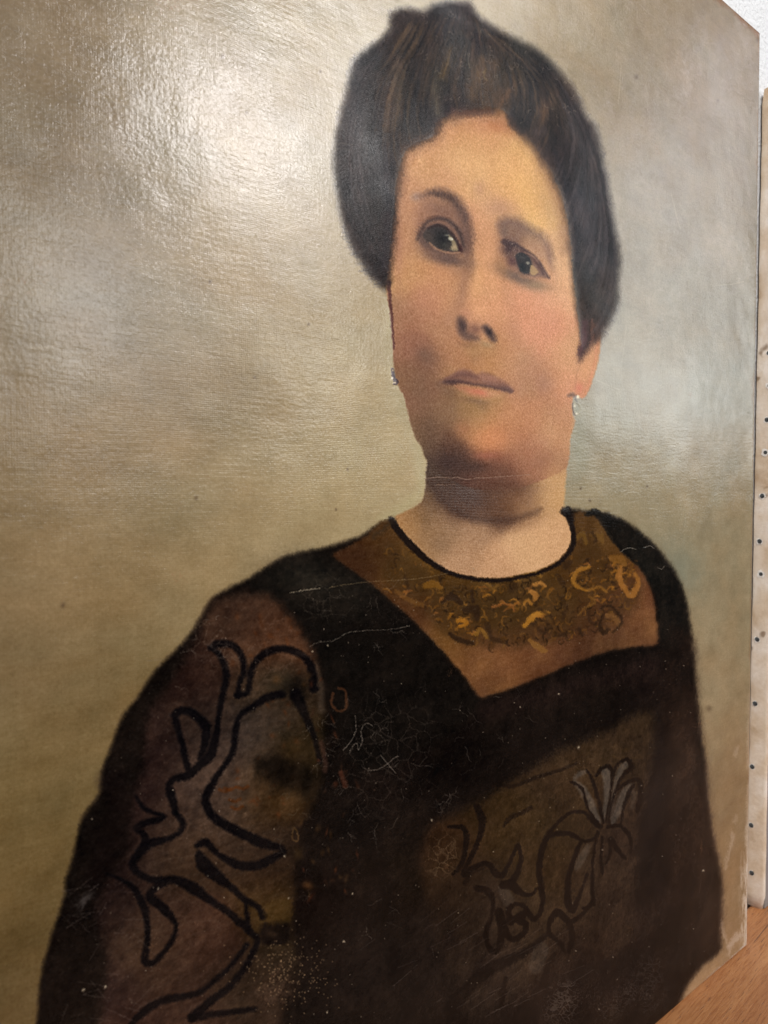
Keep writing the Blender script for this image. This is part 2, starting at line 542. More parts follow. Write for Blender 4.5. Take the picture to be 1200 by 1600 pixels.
E([(213, 1245), (226, 1264), (240, 1270), (256, 1277), (232, 1285), (213, 1294), (226, 1305), (228, 1320)], [5, 6, 7, 8, 9, 8, 10, 14])
E([(309, 1322), (323, 1317), (343, 1336), (372, 1352), (400, 1354), (422, 1345), (446, 1332)], [8, 10, 9, 12, 15, 12, 8])
E([(312, 1334), (320, 1352), (340, 1370), (360, 1386), (386, 1408), (405, 1418), (412, 1434)], [10, 20, 14, 11, 10, 9, 8])
E([(386, 1410), (388, 1432), (391, 1455), (405, 1470), (393, 1498), (376, 1526), (355, 1548), (329, 1568), (300, 1592)], [6, 7, 9, 8, 9, 9, 9, 11, 12])
E([(387, 1478), (366, 1506), (338, 1534), (309, 1554), (275, 1561), (247, 1568), (224, 1585), (206, 1602), (180, 1640)], [7, 7, 7, 9, 9, 10, 9, 8, 8])
E([(258, 1381), (241, 1391), (237, 1404), (258, 1422), (276, 1446), (272, 1468), (258, 1489), (242, 1505), (228, 1503), (231, 1478), (231, 1441), (224, 1412), (212, 1392), (192, 1376), (168, 1366)],
  [10, 10, 13, 12, 7, 6, 7, 9, 12, 10, 9, 9, 9, 7, 4])
fill([(410, 1448), (434, 1440), (452, 1444), (456, 1470), (436, 1478), (412, 1476)], (20, 13, 12), 4, .85, 2.5)
blob(428, 1462, 7, 5, (74, 54, 38), .6)
E([(300, 1592), (340, 1586), (400, 1578)], [12, 10, 6], a=.8)
E([(176, 1222), (190, 1260), (180, 1310), (150, 1370)], [30, 40, 44, 30], (24, 14, 13), .55, 12)
fill([(418, 1415), (452, 1405), (456, 1440), (420, 1446)], (86, 62, 26), 4, .5, 3)

# scattered worn dabs between sleeve and bodice
for k in range(34):
    x, y = rng.uniform(470, 560), rng.uniform(1050, 1420)
    blob(x, y, rng.uniform(1.5, 4), rng.uniform(3, 9), [(118, 62, 36), (96, 66, 36), (80, 50, 34)][k % 3], .5, rng.uniform(-30, 30), rag=.4)
stroke([(520, 1083), (518, 1100), (528, 1111), (540, 1105), (539, 1080), (528, 1075)], 4, (116, 70, 42), .6, 1.2)
stroke([(502, 1160), (508, 1185), (508, 1205)], 7, (92, 62, 50), .6, 2)
stroke([(533, 1208), (540, 1228)], 8, (120, 66, 44), .6, 2)
stroke([(460, 1296), (458, 1312), (466, 1314), (466, 1300), (460, 1294)], 2.5, (104, 76, 44), .7, 1)
blob(482, 1385, 8, 6, (104, 66, 34), .8, 15)
blob(467, 1335, 7, 10, (88, 64, 34), .6)

# ---------------------------------------------------------------- lace yoke
YOKE = [(612, 812), (575, 835), (540, 856), (520, 868), (552, 893), (583, 915), (612, 940), (642, 966), (672, 998), (700, 1028), (725, 1060), (738, 1078), (750, 1090),
        (764, 1086), (800, 1075), (850, 1055), (900, 1035), (950, 1018), (1000, 1010), (1028, 1006), (1027, 965), (1021, 930), (1006, 897),
        (985, 872), (964, 852), (950, 828), (938, 808), (920, 803), (895, 802), (800, 850), (700, 850)]
sl, ym = poly_mask(YOKE, 5.0, 1.6, 3, 1)
YM = full((sl, ym))
yt = field([(600, 850, (80, 56, 28)), (560, 868, (70, 46, 26)), (640, 900, (94, 68, 30)), (630, 945, (90, 60, 32)), (700, 920, (84, 60, 26)),
            (700, 990, (106, 76, 34)), (760, 940, (84, 62, 30)), (800, 930, (80, 58, 28)), (860, 940, (92, 66, 30)), (900, 980, (92, 62, 36)),
            (930, 900, (98, 68, 30)), (920, 840, (84, 60, 30)), (1000, 950, (112, 74, 46)), (960, 960, (100, 68, 42)), (1010, 990, (112, 78, 50)),
            (860, 1010, (102, 66, 42)), (800, 1030, (112, 74, 46)), (750, 1040, (108, 72, 44)), (760, 1080, (104, 72, 44)), (950, 1005, (100, 72, 46)),
            (720, 1020, (104, 70, 40)), (840, 1040, (104, 70, 42)), (660, 980, (88, 58, 36)), (900, 1030, (90, 62, 40))], 24, sl) * np.array([1.04, .99, .98])
yt = yt + (NM * 17)[..., None] * np.array([1.1, .9, .5]) + (NF * 5 + NH * 3)[..., None]
RGB[:] = RGB * (1 - YM[..., None]) + yt * YM[..., None]
HGT += YM * (NM * .5)


def in_lace(x, y):
    if y < 862 or x < 590 or x > 1000:
        return False
    top = np.interp(x, [600, 650, 700, 780, 860, 900, 1000], [830, 868, 908, 920, 900, 860, 880])
    bot = np.interp(x, [600, 650, 700, 760, 860, 950, 1010], [905, 950, 990, 1012, 1010, 975, 930])
    return top < y < bot


fill([(600, 850), (640, 868), (700, 910), (780, 922), (860, 900), (900, 862), (930, 850), (960, 880), (1000, 905), (1004, 930), (975, 968), (930, 985), (860, 1005), (790, 1012), (730, 1006), (690, 985), (650, 948), (605, 915)],
     (62, 43, 22), 12, .6, 5, tex=.5)
for k in range(520):
    x, y = rng.uniform(600, 1000), rng.uniform(850, 1012)
    if not in_lace(x, y):
        continue
    r = rng.uniform(2.5, 9)
    a0, da = rng.uniform(0, 6.28), rng.uniform(1.2, 3.6)
    pts = [(x + r * math.cos(a0 + da * t) * .8, y + r * math.sin(a0 + da * t)) for t in (0, .33, .66, 1)]
    c = [(138, 92, 36), (118, 80, 32), (34, 22, 12), (40, 26, 14), (108, 70, 30), (46, 30, 16)][k % 6]
    stroke(pts, [1.2, 3.2, 2.6, 1.0], c, rng.uniform(.3, .65), 1.1, 1.2, 3, h=.6)
GO = (160, 108, 40)
for k in range(70):   # small loaded touches of gold, clustered on the golden patches of the lace
    x0, y0, sx, sy = [(735, 975, 26, 18), (690, 950, 24, 16), (630, 922, 22, 10), (795, 946, 16, 6), (845, 918, 16, 10), (850, 962, 18, 8), (912, 900, 18, 16), (985, 905, 12, 20), (760, 925, 24, 8), (960, 890, 14, 8), (940, 930, 16, 12)][k % 11]
    x, y = rng.normal(x0, sx * .6), rng.normal(y0, sy * .6)
    r, a0 = rng.uniform(3, 8), rng.uniform(-.9, .5)
    c = [(172, 112, 38), (146, 94, 34), (158, 98, 46)][k % 3]
    stroke([(x - r * math.cos(a0), y - r * math.sin(a0)), (x, y - r * .4), (x + r * math.cos(a0), y + r * math.sin(a0))], [1.2, rng.uniform(2.5, 5), 1.2], c, rng.uniform(.35, .75), 1.3, 1.2, 3, h=1)
for x, y, r in [(846, 985, 24), (912, 902, 17), (955, 968, 20), (760, 930, 12), (722, 972, 15), (985, 908, 18), (820, 942, 6), (700, 945, 14)]:
    for q in range(3):
        a0 = rng.uniform(0, 6.28)
        rr_ = r * (1 - q * .27)
        c = [(128, 86, 38), (44, 29, 17), (150, 100, 42)][q]
        stroke([(x + rr_ * .85 * math.cos(a0 + t), y + rr_ * math.sin(a0 + t)) for t in (0, .8, 1.6, 2.4, 3.2, 4.0)], [1, 3, 4, 4, 3, 1], c, .28, 1.8, 3, 3, h=.6)
for pts, w, c, a in [
    ([(922, 886), (904, 892), (897, 908), (904, 918), (918, 923)], [4, 5, 5, 4, 3], GO, .75),
    ([(922, 923), (936, 918), (948, 926)], 3, GO, .5), ([(970, 885), (968, 904), (978, 922), (988, 930), (998, 912), (992, 897)], [5, 7, 6, 8, 6, 4], (158, 104, 46), .8),
    ([(958, 872), (970, 874), (976, 882)], [8, 10, 6], (134, 90, 38), .7), ([(820, 978), (832, 964), (846, 957), (858, 958)], [5, 7, 5, 3], (176, 120, 44), .8),
    ([(828, 1000), (838, 1010), (850, 1016)], [5, 7, 6], (140, 96, 46), .7), ([(836, 914), (845, 910), (852, 916)], 4, (180, 122, 56), .7),
    ([(830, 924), (838, 930), (836, 938)], [5, 7, 3], (176, 118, 54), .7), ([(822, 898), (836, 893), (846, 900)], 4, (136, 96, 40), .7),
    ([(820, 944), (826, 938), (832, 944)], 4, (164, 110, 44), .7), ([(770, 948), (786, 943), (800, 946), (804, 954)], 3, (150, 92, 44), .6),
    ([(714, 970), (722, 968), (728, 974), (720, 978)], 5, (172, 112, 36), .7), ([(664, 916), (676, 912), (690, 918)], [7, 10, 5], (128, 86, 30), .7),
    ([(620, 925), (640, 938), (660, 945)], 5, (112, 74, 34), .6), ([(742, 990), (752, 984), (760, 996)], 5, (140, 98, 38), .6),
    ([(900, 842), (912, 834), (916, 848)], 5, (122, 88, 36), .5), ([(926, 836), (938, 838), (942, 848)], [5, 7, 4], (118, 84, 38), .6),
    ([(800, 900), (808, 908), (816, 902)], 4, (150, 104, 44), .6), ([(762, 912), (770, 920), (778, 914)], 4, (128, 90, 40), .6),
    ([(922, 932), (930, 940), (915, 950), (905, 960)], 3, (134, 92, 40), .5), ([(950, 962), (962, 966), (968, 976)], 6, (128, 88, 48), .6)]:
    stroke(pts, [q * 1.35 for q in (w if hasattr(w, '__len__') else [w] * len(pts))], c, min(1, a * 1.2), 1.6, 2.0, h=1.0)
DK = (48, 32, 20)
for pts, w, a in [
    ([(692, 940), (706, 932), (720, 942)], [6, 12, 7], .85), ([(726, 952), (742, 952), (744, 966)], [8, 14, 10], .8),
    ([(703, 990), (716, 1000), (738, 1005)], [5, 9, 7], .85), ([(762, 976), (766, 996), (790, 1003)], [8, 8, 8], .6),
    ([(940, 952), (948, 946), (962, 952), (972, 968), (966, 982), (956, 988)], [4, 5, 4, 5, 4, 3], .8), ([(942, 960), (938, 978), (944, 988), (950, 984)], [5, 7, 9, 6], .85),
    ([(920, 955), (922, 970), (930, 976)], 4, .5), ([(905, 982), (910, 992)], 6, .7), ([(866, 994), (880, 992), (892, 988)], [4, 6, 4], .6),
    ([(926, 832), (932, 842), (930, 846)], 5, .6), ([(880, 936), (884, 950), (880, 966)], 6, .5), ([(738, 924), (739, 940)], 5, .8),
    ([(884, 884), (890, 880)], 10, .6), ([(948, 884), (956, 888)], 6, .6), ([(842, 952), (860, 962), (866, 974)], 5, .6),
    ([(834, 976), (850, 988), (856, 976)], 6, .5), ([(800, 922), (806, 914)], 10, .5), ([(872, 900), (880, 912)], 8, .5), ([(634, 905), (640, 925)], 6, .4)]:
    stroke(pts, w, DK, a, 1.8, 2)
stroke([(590, 936), (640, 975), (700, 1036), (748, 1092)], 5, (22, 15, 12), .5, 4)

# collar: skin opening, then the black binding
NECKC = [(670, 640), (670, 700), (667, 745), (664, 775), (652, 790), (632, 800), (618, 808), (628, 828), (646, 850), (672, 874), (702, 892),
         (738, 901), (780, 903), (828, 895), (866, 880), (886, 862), (893, 845), (892, 822), (883, 800), (884, 765), (887, 700), (894, 640), (800, 600)]
sl, nm = poly_mask(NECKC, 2.5, 1.5, 3)
NMK = full((sl, nm))
skin_neck = field([(635, 808, (190, 142, 92)), (655, 800, (160, 122, 80)), (680, 840, (166, 130, 96)), (660, 845, (182, 138, 92)), (720, 870, (196, 152, 114)),
                   (780, 880, (212, 164, 122)), (820, 860, (222, 176, 130)), (860, 830, (224, 176, 130)), (878, 850, (222, 174, 128)),
                   (850, 780, (214, 168, 116)), (872, 760, (218, 172, 118)), (870, 700, (206, 156, 112)), (720, 790, (104, 70, 50)), (760, 770, (96, 64, 48)),
                   (780, 795, (120, 84, 62)), (690, 760, (84, 58, 44)), (800, 750, (120, 82, 60)), (830, 790, (168, 126, 92)), (672, 760, (112, 84, 60)),
                   (670, 790, (140, 106, 78)), (740, 835, (184, 142, 106)), (700, 825, (164, 126, 92)), (860, 720, (190, 142, 100)), (668, 735, (80, 58, 44)),
                   (690, 722, (84, 58, 46))], 17, sl)
skin_neck = skin_neck + (NM * 4)[..., None] + (NF * 5 + NH * 3)[..., None] * np.array([1, .95, .9])
RGB[:] = RGB * (1 - NMK[..., None]) + skin_neck * NMK[..., None]
HGT += NMK * (NM * .3 - HGT * .5)
# jaw shadow with a firm lower arc
stroke([(676, 752), (690, 776), (714, 798), (748, 811), (786, 814), (822, 806), (846, 796)], [12, 13, 13, 12, 10, 7, 3], (78, 52, 42), .6, 6, 2)
blob(722, 768, 40, 26, (86, 58, 46), .75, 20, clip=NMK)
blob(790, 775, 34, 22, (128, 88, 62), .5, 0, clip=NMK)
blob(668, 810, 10, 30, (138, 106, 76), .4, 8, clip=NMK)
blob(690, 850, 20, 14, (150, 116, 86), .5, 30, clip=NMK)
BC = (26, 18, 16)
stroke([(612, 812), (624, 830), (644, 853), (670, 876), (702, 895), (738, 904), (782, 907), (830, 899), (868, 884), (888, 866), (897, 846), (894, 820), (884, 800)],
       [9, 11, 11, 10, 7, 6, 6, 5, 6, 7, 8, 8, 9], BC, .95, 1.6, 1.6, h=.6)
stroke([(880, 800), (888, 798), (894, 812)], [8, 14, 9], BC, .9, 2, 2)
stroke([(918, 804), (930, 800), (938, 808), (950, 830), (966, 852), (990, 876)], [6, 11, 10, 8, 7, 6], (26, 22, 18), .9, 2, 2)
stroke([(584, 838), (600, 826), (614, 812)], [8, 8, 8], (54, 42, 30), .6, 4, 3)

# ---------------------------------------------------------------- embroidered panel on the bodice
PANEL = [(668, 1296), (690, 1280), (738, 1258), (789, 1226), (841, 1192), (873, 1174), (902, 1163), (952, 1138), (1015, 1112), (1022, 1150), (1016, 1202), (1006, 1260),
         (998, 1315), (995, 1365), (995, 1415), (985, 1470), (940, 1500), (860, 1530), (790, 1590), (720, 1580), (690, 1500), (672, 1420), (655, 1360)]
sl, pm = poly_mask(PANEL, 13, 4, 3, 2)
PMK = full((sl, pm))
pt = field([(700, 1320, (62, 38, 20)), (760, 1280, (74, 52, 26)), (800, 1300, (78, 56, 28)), (860, 1210, (80, 58, 36)), (960, 1160, (74, 54, 34)),
            (900, 1240, (64, 44, 24)), (1000, 1180, (70, 52, 34)), (880, 1290, (72, 54, 30)), (870, 1350, (74, 52, 28)), (820, 1350, (70, 50, 26)),
            (940, 1350, (62, 46, 34)), (980, 1300, (64, 46, 34)), (770, 1400, (58, 44, 34)), (720, 1390, (60, 42, 26)), (730, 1450, (52, 38, 26)),
            (840, 1440, (70, 52, 34)), (920, 1450, (68, 50, 34)), (840, 1500, (74, 56, 40)), (760, 1500, (56, 42, 34)), (960, 1440, (50, 36, 28)),
            (780, 1560, (50, 38, 30)), (890, 1500, (50, 34, 26)), (690, 1450, (34, 24, 20)), (720, 1540, (30, 22, 18)), (880, 1530, (44, 32, 26)), (690, 1380, (52, 34, 20))], 32, sl) * 1.02
pt = pt + (NM * 12)[..., None] * np.array([1.1, .9, .6]) + (NF * 3.5 + NV * 2)[..., None]
RGB[:] = RGB * (1 - PMK[..., None] * .9) + pt * PMK[..., None] * .9
for k in range(50):
    x, y = rng.uniform(880, 1015), rng.uniform(1150, 1215)
    if x + 2.2 * (y - 1165) < 900:
        continue
    blob(x, y, rng.uniform(2, 7), rng.uniform(1.5, 4), [(44, 30, 18), (92, 68, 40), (58, 40, 24)][k % 3], .5, rng.uniform(-40, 20), rag=.4, clip=PMK)
LI = (112, 102, 92)
for pts, w, a in [([(896, 1222), (908, 1232), (922, 1256), (934, 1284)], [6, 12, 15, 9], .75), ([(946, 1204), (950, 1222), (947, 1250), (943, 1284)], [16, 14, 8, 4], .75),
                  ([(978, 1194), (968, 1208), (960, 1236), (953, 1276)], [10, 10, 7, 5], .7), ([(988, 1228), (975, 1244), (966, 1266), (958, 1286)], [10, 15, 13, 8], .7),
                  ([(916, 1204), (904, 1210), (897, 1216)], [4, 8, 5], .7), ([(920, 1322), (910, 1340), (902, 1356)], [6, 14, 8], .45), ([(992, 1240), (988, 1262)], [8, 6], .35),
                  ([(785, 1390), (794, 1406)], [16, 20], .3), ([(845, 1484), (838, 1510)], [26, 24], .3)]:
    stroke(pts, w, LI, a, 2.2, 1.6, h=.6)
PK = (22, 13, 9)


def P(pts, w=5, a=.92, col=PK, soft=1.4):
    w = [q * rng.uniform(1.05, 1.4) for q in (w if hasattr(w, '__len__') else [w] * len(pts))]
    stroke(pts, w, col, a, soft, 1.6, 3, h=.3)


P([(743, 1260), (751, 1276), (751, 1298), (744, 1320), (733, 1344), (722, 1360)], [7, 9, 8, 7, 6, 5])
P([(700, 1292), (720, 1292), (728, 1304), (726, 1326), (720, 1350), (708, 1366)], [4, 7, 8, 7, 6, 4])
P([(724, 1366), (743, 1353), (761, 1349), (773, 1363), (784, 1367), (793, 1352), (802, 1332), (808, 1320), (813, 1338), (809, 1360), (798, 1380)], [8, 8, 8, 9, 7, 5, 5, 6, 5, 6, 10])
P([(937, 1292), (925, 1282), (913, 1270), (898, 1268), (884, 1274), (868, 1288), (854, 1306), (847, 1326), (842, 1352), (845, 1384), (848, 1410), (842, 1430), (832, 1435), (822, 1420)], [7, 5, 4, 4, 4, 5, 6, 7, 7, 8, 7, 7, 7, 6])
P([(850, 1318), (860, 1306), (876, 1302), (894, 1304), (910, 1314), (926, 1312), (934, 1302)], [3, 5, 6, 6, 5, 5, 6])
P([(917, 1202), (925, 1218), (932, 1240), (938, 1262), (943, 1286)], [3, 4, 4, 4, 4])
P([(932, 1212), (940, 1200), (952, 1198), (957, 1212), (953, 1245), (947, 1285)], [4, 5, 5, 4, 3, 3])
P([(957, 1212), (966, 1193), (980, 1187), (987, 1198), (977, 1208), (966, 1226), (957, 1252), (951, 1286)], [3, 4, 5, 6, 4, 4, 3, 3])
P([(966, 1234), (984, 1221), (998, 1219), (1002, 1240), (997, 1268)], [3, 5, 7, 7, 5])
P([(991, 1226), (981, 1244), (973, 1268), (970, 1288), (955, 1292)], [5, 5, 3, 4, 5])
P([(892, 1222), (908, 1232), (918, 1262), (932, 1286)], [4, 4, 4, 6])
P([(950, 1292), (968, 1290), (980, 1300), (987, 1316), (986, 1334)], [5, 4, 6, 4, 3])
P([(955, 1310), (966, 1328), (978, 1342)], [5, 6, 4])
P([(942, 1308), (940, 1338), (942, 1364)], [4, 5, 3])
P([(952, 1312), (954, 1332), (948, 1350)], 3)
P([(931, 1312), (927, 1350), (926, 1388), (926, 1412), (912, 1420)], [4, 4, 5, 6, 4])
P([(906, 1318), (896, 1346), (888, 1378), (888, 1408), (896, 1422), (906, 1400), (918, 1366)], [5, 6, 8, 9, 9, 5, 3])
P([(924, 1412), (908, 1432), (890, 1440), (874, 1426), (864, 1432), (858, 1448), (860, 1460), (874, 1472), (882, 1486)], [4, 5, 7, 9, 8, 5, 6, 6, 4])
P([(890, 1440), (895, 1468), (890, 1488)], [7, 7, 4])
P([(858, 1460), (838, 1474), (815, 1491), (780, 1507), (752, 1524), (722, 1555), (700, 1580)], [6, 8, 12, 14, 18, 18, 10], .85, (26, 18, 14), 2.5)
P([(725, 1380), (738, 1362), (752, 1356)], 6, .5)
P([(744, 1388), (762, 1392), (770, 1408), (769, 1428), (762, 1448), (760, 1470), (770, 1486), (780, 1480), (785, 1452), (780, 1426)], [8, 9, 7, 6, 6, 6, 10, 8, 10, 12])
P([(788, 1445), (798, 1467), (816, 1461), (822, 1445), (806, 1436)], [6, 8, 7, 7, 12])
P([(797, 1440), (795, 1420), (810, 1412), (824, 1422), (812, 1432), (798, 1438)], [10, 7, 5, 6, 10, 5])
P([(786, 1382), (800, 1382), (814, 1396), (830, 1398), (838, 1388)], [12, 12, 6, 4, 4])
P([(790, 1530), (786, 1550), (784, 1572)], [6, 8, 6], .7)
P([(868, 1490), (856, 1510), (850, 1540)], [4, 8, 10], .5)
P([(786, 1290), (796, 1276), (812, 1270), (828, 1262)], [4, 5, 6, 5], .6)
P([(770, 1225), (800, 1228), (830, 1216), (870, 1204), (900, 1192)], [4, 5, 5, 5, 4], .55)

# ---------------------------------------------------------------- face
FACE = [(632, 238), (655, 222), (676, 214), (684, 192), (700, 180), (735, 172), (765, 168), (790, 176), (812, 200), (832, 224), (852, 252), (868, 282), (880, 315), (888, 350),
        (892, 390), (896, 430), (900, 470), (905, 510), (908, 545), (915, 545), (928, 528), (937, 520), (937, 548), (930, 580), (921, 608), (911, 623), (901, 618),
        (894, 625), (893, 650), (891, 690), (886, 730), (850, 750), (800, 765), (740, 762), (700, 745), (672, 724), (660, 700), (648, 680), (640, 652),
        (632, 622), (624, 606), (616, 582), (614, 548), (612, 510), (607, 478), (602, 448), (606, 420), (612, 370), (616, 320), (621, 280)]
sl, fm = poly_mask(FACE, 2.2, 1.4, 3)
FM = full((sl, fm))
ft = field([(680, 260, (218, 166, 118)), (740, 220, (222, 164, 112)), (740, 280, (230, 176, 122)), (800, 280, (234, 180, 120)), (840, 320, (236, 182, 118)),
            (640, 300, (214, 162, 120)), (670, 240, (212, 158, 110)), (860, 300, (206, 158, 112)), (640, 370, (204, 152, 112)), (640, 430, (212, 156, 108)),
            (665, 480, (198, 140, 108)), (690, 455, (212, 150, 106)), (625, 500, (176, 128, 96)), (640, 545, (172, 118, 92)), (668, 560, (146, 108, 86)),
            (630, 590, (150, 108, 78)), (655, 620, (150, 108, 84)), (670, 660, (134, 98, 72)), (690, 690, (122, 86, 66)), (700, 640, (160, 120, 88)),
            (750, 640, (184, 138, 90)), (740, 655, (196, 142, 94)), (765, 690, (222, 150, 98)), (800, 680, (206, 144, 100)), (830, 650, (206, 148, 108)),
            (860, 600, (212, 154, 112)), (850, 520, (222, 156, 118)), (830, 480, (222, 158, 118)), (880, 560, (220, 164, 120)), (875, 450, (228, 174, 130)),
            (880, 400, (226, 176, 134)), (770, 380, (214, 158, 116)), (755, 430, (226, 168, 118)), (765, 470, (226, 164, 120)), (740, 500, (206, 146, 110)),
            (720, 440, (196, 146, 108)), (700, 560, (186, 138, 96)), (760, 560, (198, 146, 96)), (790, 560, (206, 150, 108)), (830, 590, (196, 146, 112)),
            (845, 430, (206, 156, 120)), (790, 330, (216, 164, 120)), (755, 330, (222, 168, 124)), (870, 680, (208, 154, 112)), (850, 720, (180, 130, 98)),
            (820, 700, (186, 128, 98)), (780, 725, (148, 98, 78)), (730, 725, (96, 68, 56)), (700, 720, (86, 60, 52)), (760, 745, (104, 72, 58)),
            (910, 590, (226, 162, 118)), (925, 560, (218, 158, 114)), (905, 610, (222, 150, 116)), (690, 520, (190, 138, 102)), (880, 640, (202, 148, 110))], 19, sl)
ft = ft + (NM * 9)[..., None] * np.array([.9, .9, .8]) + (NG * 6)[..., None] * np.array([.3, -.8, -.6]) + (NF * 6 + NH * 2 + NV * 2)[..., None] * np.array([1, .95, .9])
RGB[:] = RGB * (1 - FM[..., None]) + ft * FM[..., None]
HGT += FM * (NM * .35 + NF * .25 - HGT * .4)


def F(x, y, rx, ry, c, a, ang=0, p=1.0, rag=.12):
    blob(x, y, rx, ry, c, min(.95, a * 1.35), ang, rag, p, clip=FM)


# forehead, temples, planes of the face
F(700, 285, 40, 22, (216, 162, 120), .4, -10)
F(735, 255, 60, 22, (236, 184, 130), .45, 10)
F(825, 300, 34, 34, (240, 188, 118), .45, 30)
F(860, 330, 14, 40, (214, 172, 118), .5, -15)
F(775, 195, 30, 14, (198, 130, 88), .6, 5)
F(728, 196, 26, 12, (204, 146, 100), .5, 0)
F(628, 290, 8, 50, (190, 140, 108), .5, 0)
F(622, 380, 7, 60, (188, 134, 102), .6, 0)
F(780, 325, 22, 14, (198, 150, 120), .5, 5)
F(750, 295, 10, 12, (200, 150, 120), .4)
# nose
F(768, 400, 14, 50, (226, 168, 124), .55, -4)
F(745, 440, 10, 34, (234, 176, 124), .55, 4)
F(724, 440, 7, 40, (170, 122, 94), .5, 5)
F(732, 400, 5, 26, (150, 106, 88), .45, 0)
F(716, 475, 9, 26, (188, 138, 106), .55, 16)
F(752, 485, 16, 12, (234, 172, 126), .6, 0)
F(782, 500, 9, 16, (220, 160, 116), .5, -20)
F(728, 490, 10, 8, (200, 142, 112), .45)
F(792, 455, 10, 40, (204, 150, 112), .35, -14)
F(742, 514, 12, 8, (140, 98, 84), .6, 20)
fill([(713, 498), (721, 495), (728, 504), (731, 516), (742, 522), (750, 530), (742, 534), (728, 532), (719, 524), (714, 512)], (108, 82, 76), 7.0, .8, 1.8)
blob(723, 509, 5.5, 10, (78, 60, 62), .75, -10)
fill([(753, 511), (760, 507), (768, 513), (774, 524), (776, 532), (770, 534), (763, 526), (757, 518)], (92, 70, 68), 5.0, .85, 1.6)
blob(765, 518, 4, 7, (48, 36, 42), .8, -30)
F(760, 538, 12, 5, (184, 150, 112), .6, 10)
F(734, 540, 14, 5, (150, 108, 76), .5, 5)
stroke([(714, 532), (722, 538), (738, 542)], 2, (160, 108, 80), .5, 1.5)
F(700, 500, 7, 16, (194, 142, 110), .5, 15)
F(742, 560, 9, 16, (172, 126, 84), .4, 5)
F(664, 556, 20, 14, (132, 98, 80), .55, 40)
F(650, 530, 18, 12, (160, 110, 86), .45, 20)
F(670, 465, 26, 20, (206, 146, 114), .35, 10)
F(700, 430, 16, 14, (218, 158, 112), .4)
F(855, 495, 30, 36, (226, 156, 120), .3, 0)
F(805, 520, 12, 24, (206, 150, 116), .4, -15)
F(850, 600, 14, 20, (178, 130, 106), .4, -8)
F(790, 610, 8, 8, (170, 128, 96), .3)
# mouth
fill([(688, 597), (698, 590), (711, 582), (724, 577), (736, 580), (745, 585), (757, 582), (770, 586), (784, 594), (796, 602), (803, 611), (792, 612),
      (772, 607), (750, 603), (730, 601), (708, 601), (694, 601)], (146, 100, 90), 5.0, .7, 1.8)
stroke([(696, 594), (712, 588), (728, 586), (744, 590)], [4, 8, 9, 6], (112, 76, 74), .5, 4, 2)
stroke([(694, 598), (706, 597), (722, 597), (738, 600), (752, 602), (768, 604), (784, 608), (800, 612)], [3, 6, 4.5, 4, 4, 4, 4.5, 3], (80, 56, 60), .68, 3, 1.8)
blob(707, 597, 12, 4.5, (80, 58, 60), .5, -4)
blob(790, 606, 11, 4, (110, 82, 82), .5, 22)
blob(766, 591, 16, 5, (184, 132, 112), .65, 14)
blob(768, 599, 12, 3, (140, 100, 92), .5, 14)
fill([(712, 603), (730, 604), (750, 606), (770, 610), (784, 613), (774, 619), (758, 622), (740, 620), (724, 613)], (206, 138, 106), 5.0, .62, 2)
blob(746, 612, 15, 5, (216, 128, 98), .7, 10)
blob(755, 614, 7, 3, (226, 128, 100), .5, 10)
blob(744, 627, 22, 5, (136, 102, 80), .6, 8)
blob(754, 635, 12, 7, (140, 108, 82), .4, 30)
blob(700, 612, 14, 8, (136, 102, 80), .5, 10)
blob(688, 600, 8, 7, (132, 100, 82), .5)
F(775, 616, 14, 5, (214, 162, 118), .5, 12)
F(760, 570, 18, 8, (204, 148, 98), .35, 5)
F(710, 655, 26, 20, (150, 114, 84), .35, 20)
F(770, 688, 26, 16, (222, 150, 102), .5, 5)
F(725, 670, 12, 14, (196, 132, 94), .35)
F(762, 712, 20, 6, (180, 112, 90), .5, 0)
F(800, 650, 30, 20, (210, 150, 106), .4)
F(655, 610, 22, 34, (138, 104, 80), .45, -15)
F(690, 640, 34, 22, (152, 116, 88), .4, 10)
F(672, 668, 20, 22, (124, 94, 74), .5, -20)
F(742, 548, 20, 12, (188, 142, 96), .4, 0)
F(820, 560, 20, 26, (204, 156, 120), .35, 0)
F(735, 640, 18, 12, (170, 128, 84), .4, 0)
# jaw shadow
blob(700, 722, 26, 12, (76, 54, 50), .7, 12, clip=np.maximum(FM, NMK))
blob(740, 730, 30, 9, (88, 62, 54), .7, 3, clip=np.maximum(FM, NMK))
blob(780, 738, 28, 10, (128, 86, 66), .6, -6, clip=np.maximum(FM, NMK))
blob(845, 722, 24, 10, (176, 124, 96), .6, -12, clip=np.maximum(FM, NMK))
blob(676, 700, 9, 22, (110, 80, 64), .5, -25, clip=np.maximum(FM, NMK))
blob(868, 760, 16, 44, (220, 172, 118), .6, 4, clip=np.maximum(FM, NMK))
blob(790, 762, 50, 12, (112, 76, 58), .6, 0, clip=np.maximum(FM, NMK))
blob(815, 780, 26, 16, (150, 108, 78), .45, 0, clip=np.maximum(FM, NMK))
stroke([(606, 440), (610, 480), (613, 510), (615, 545)], [5, 5, 4, 3], (88, 44, 46), .75, 1.5, 1.5)

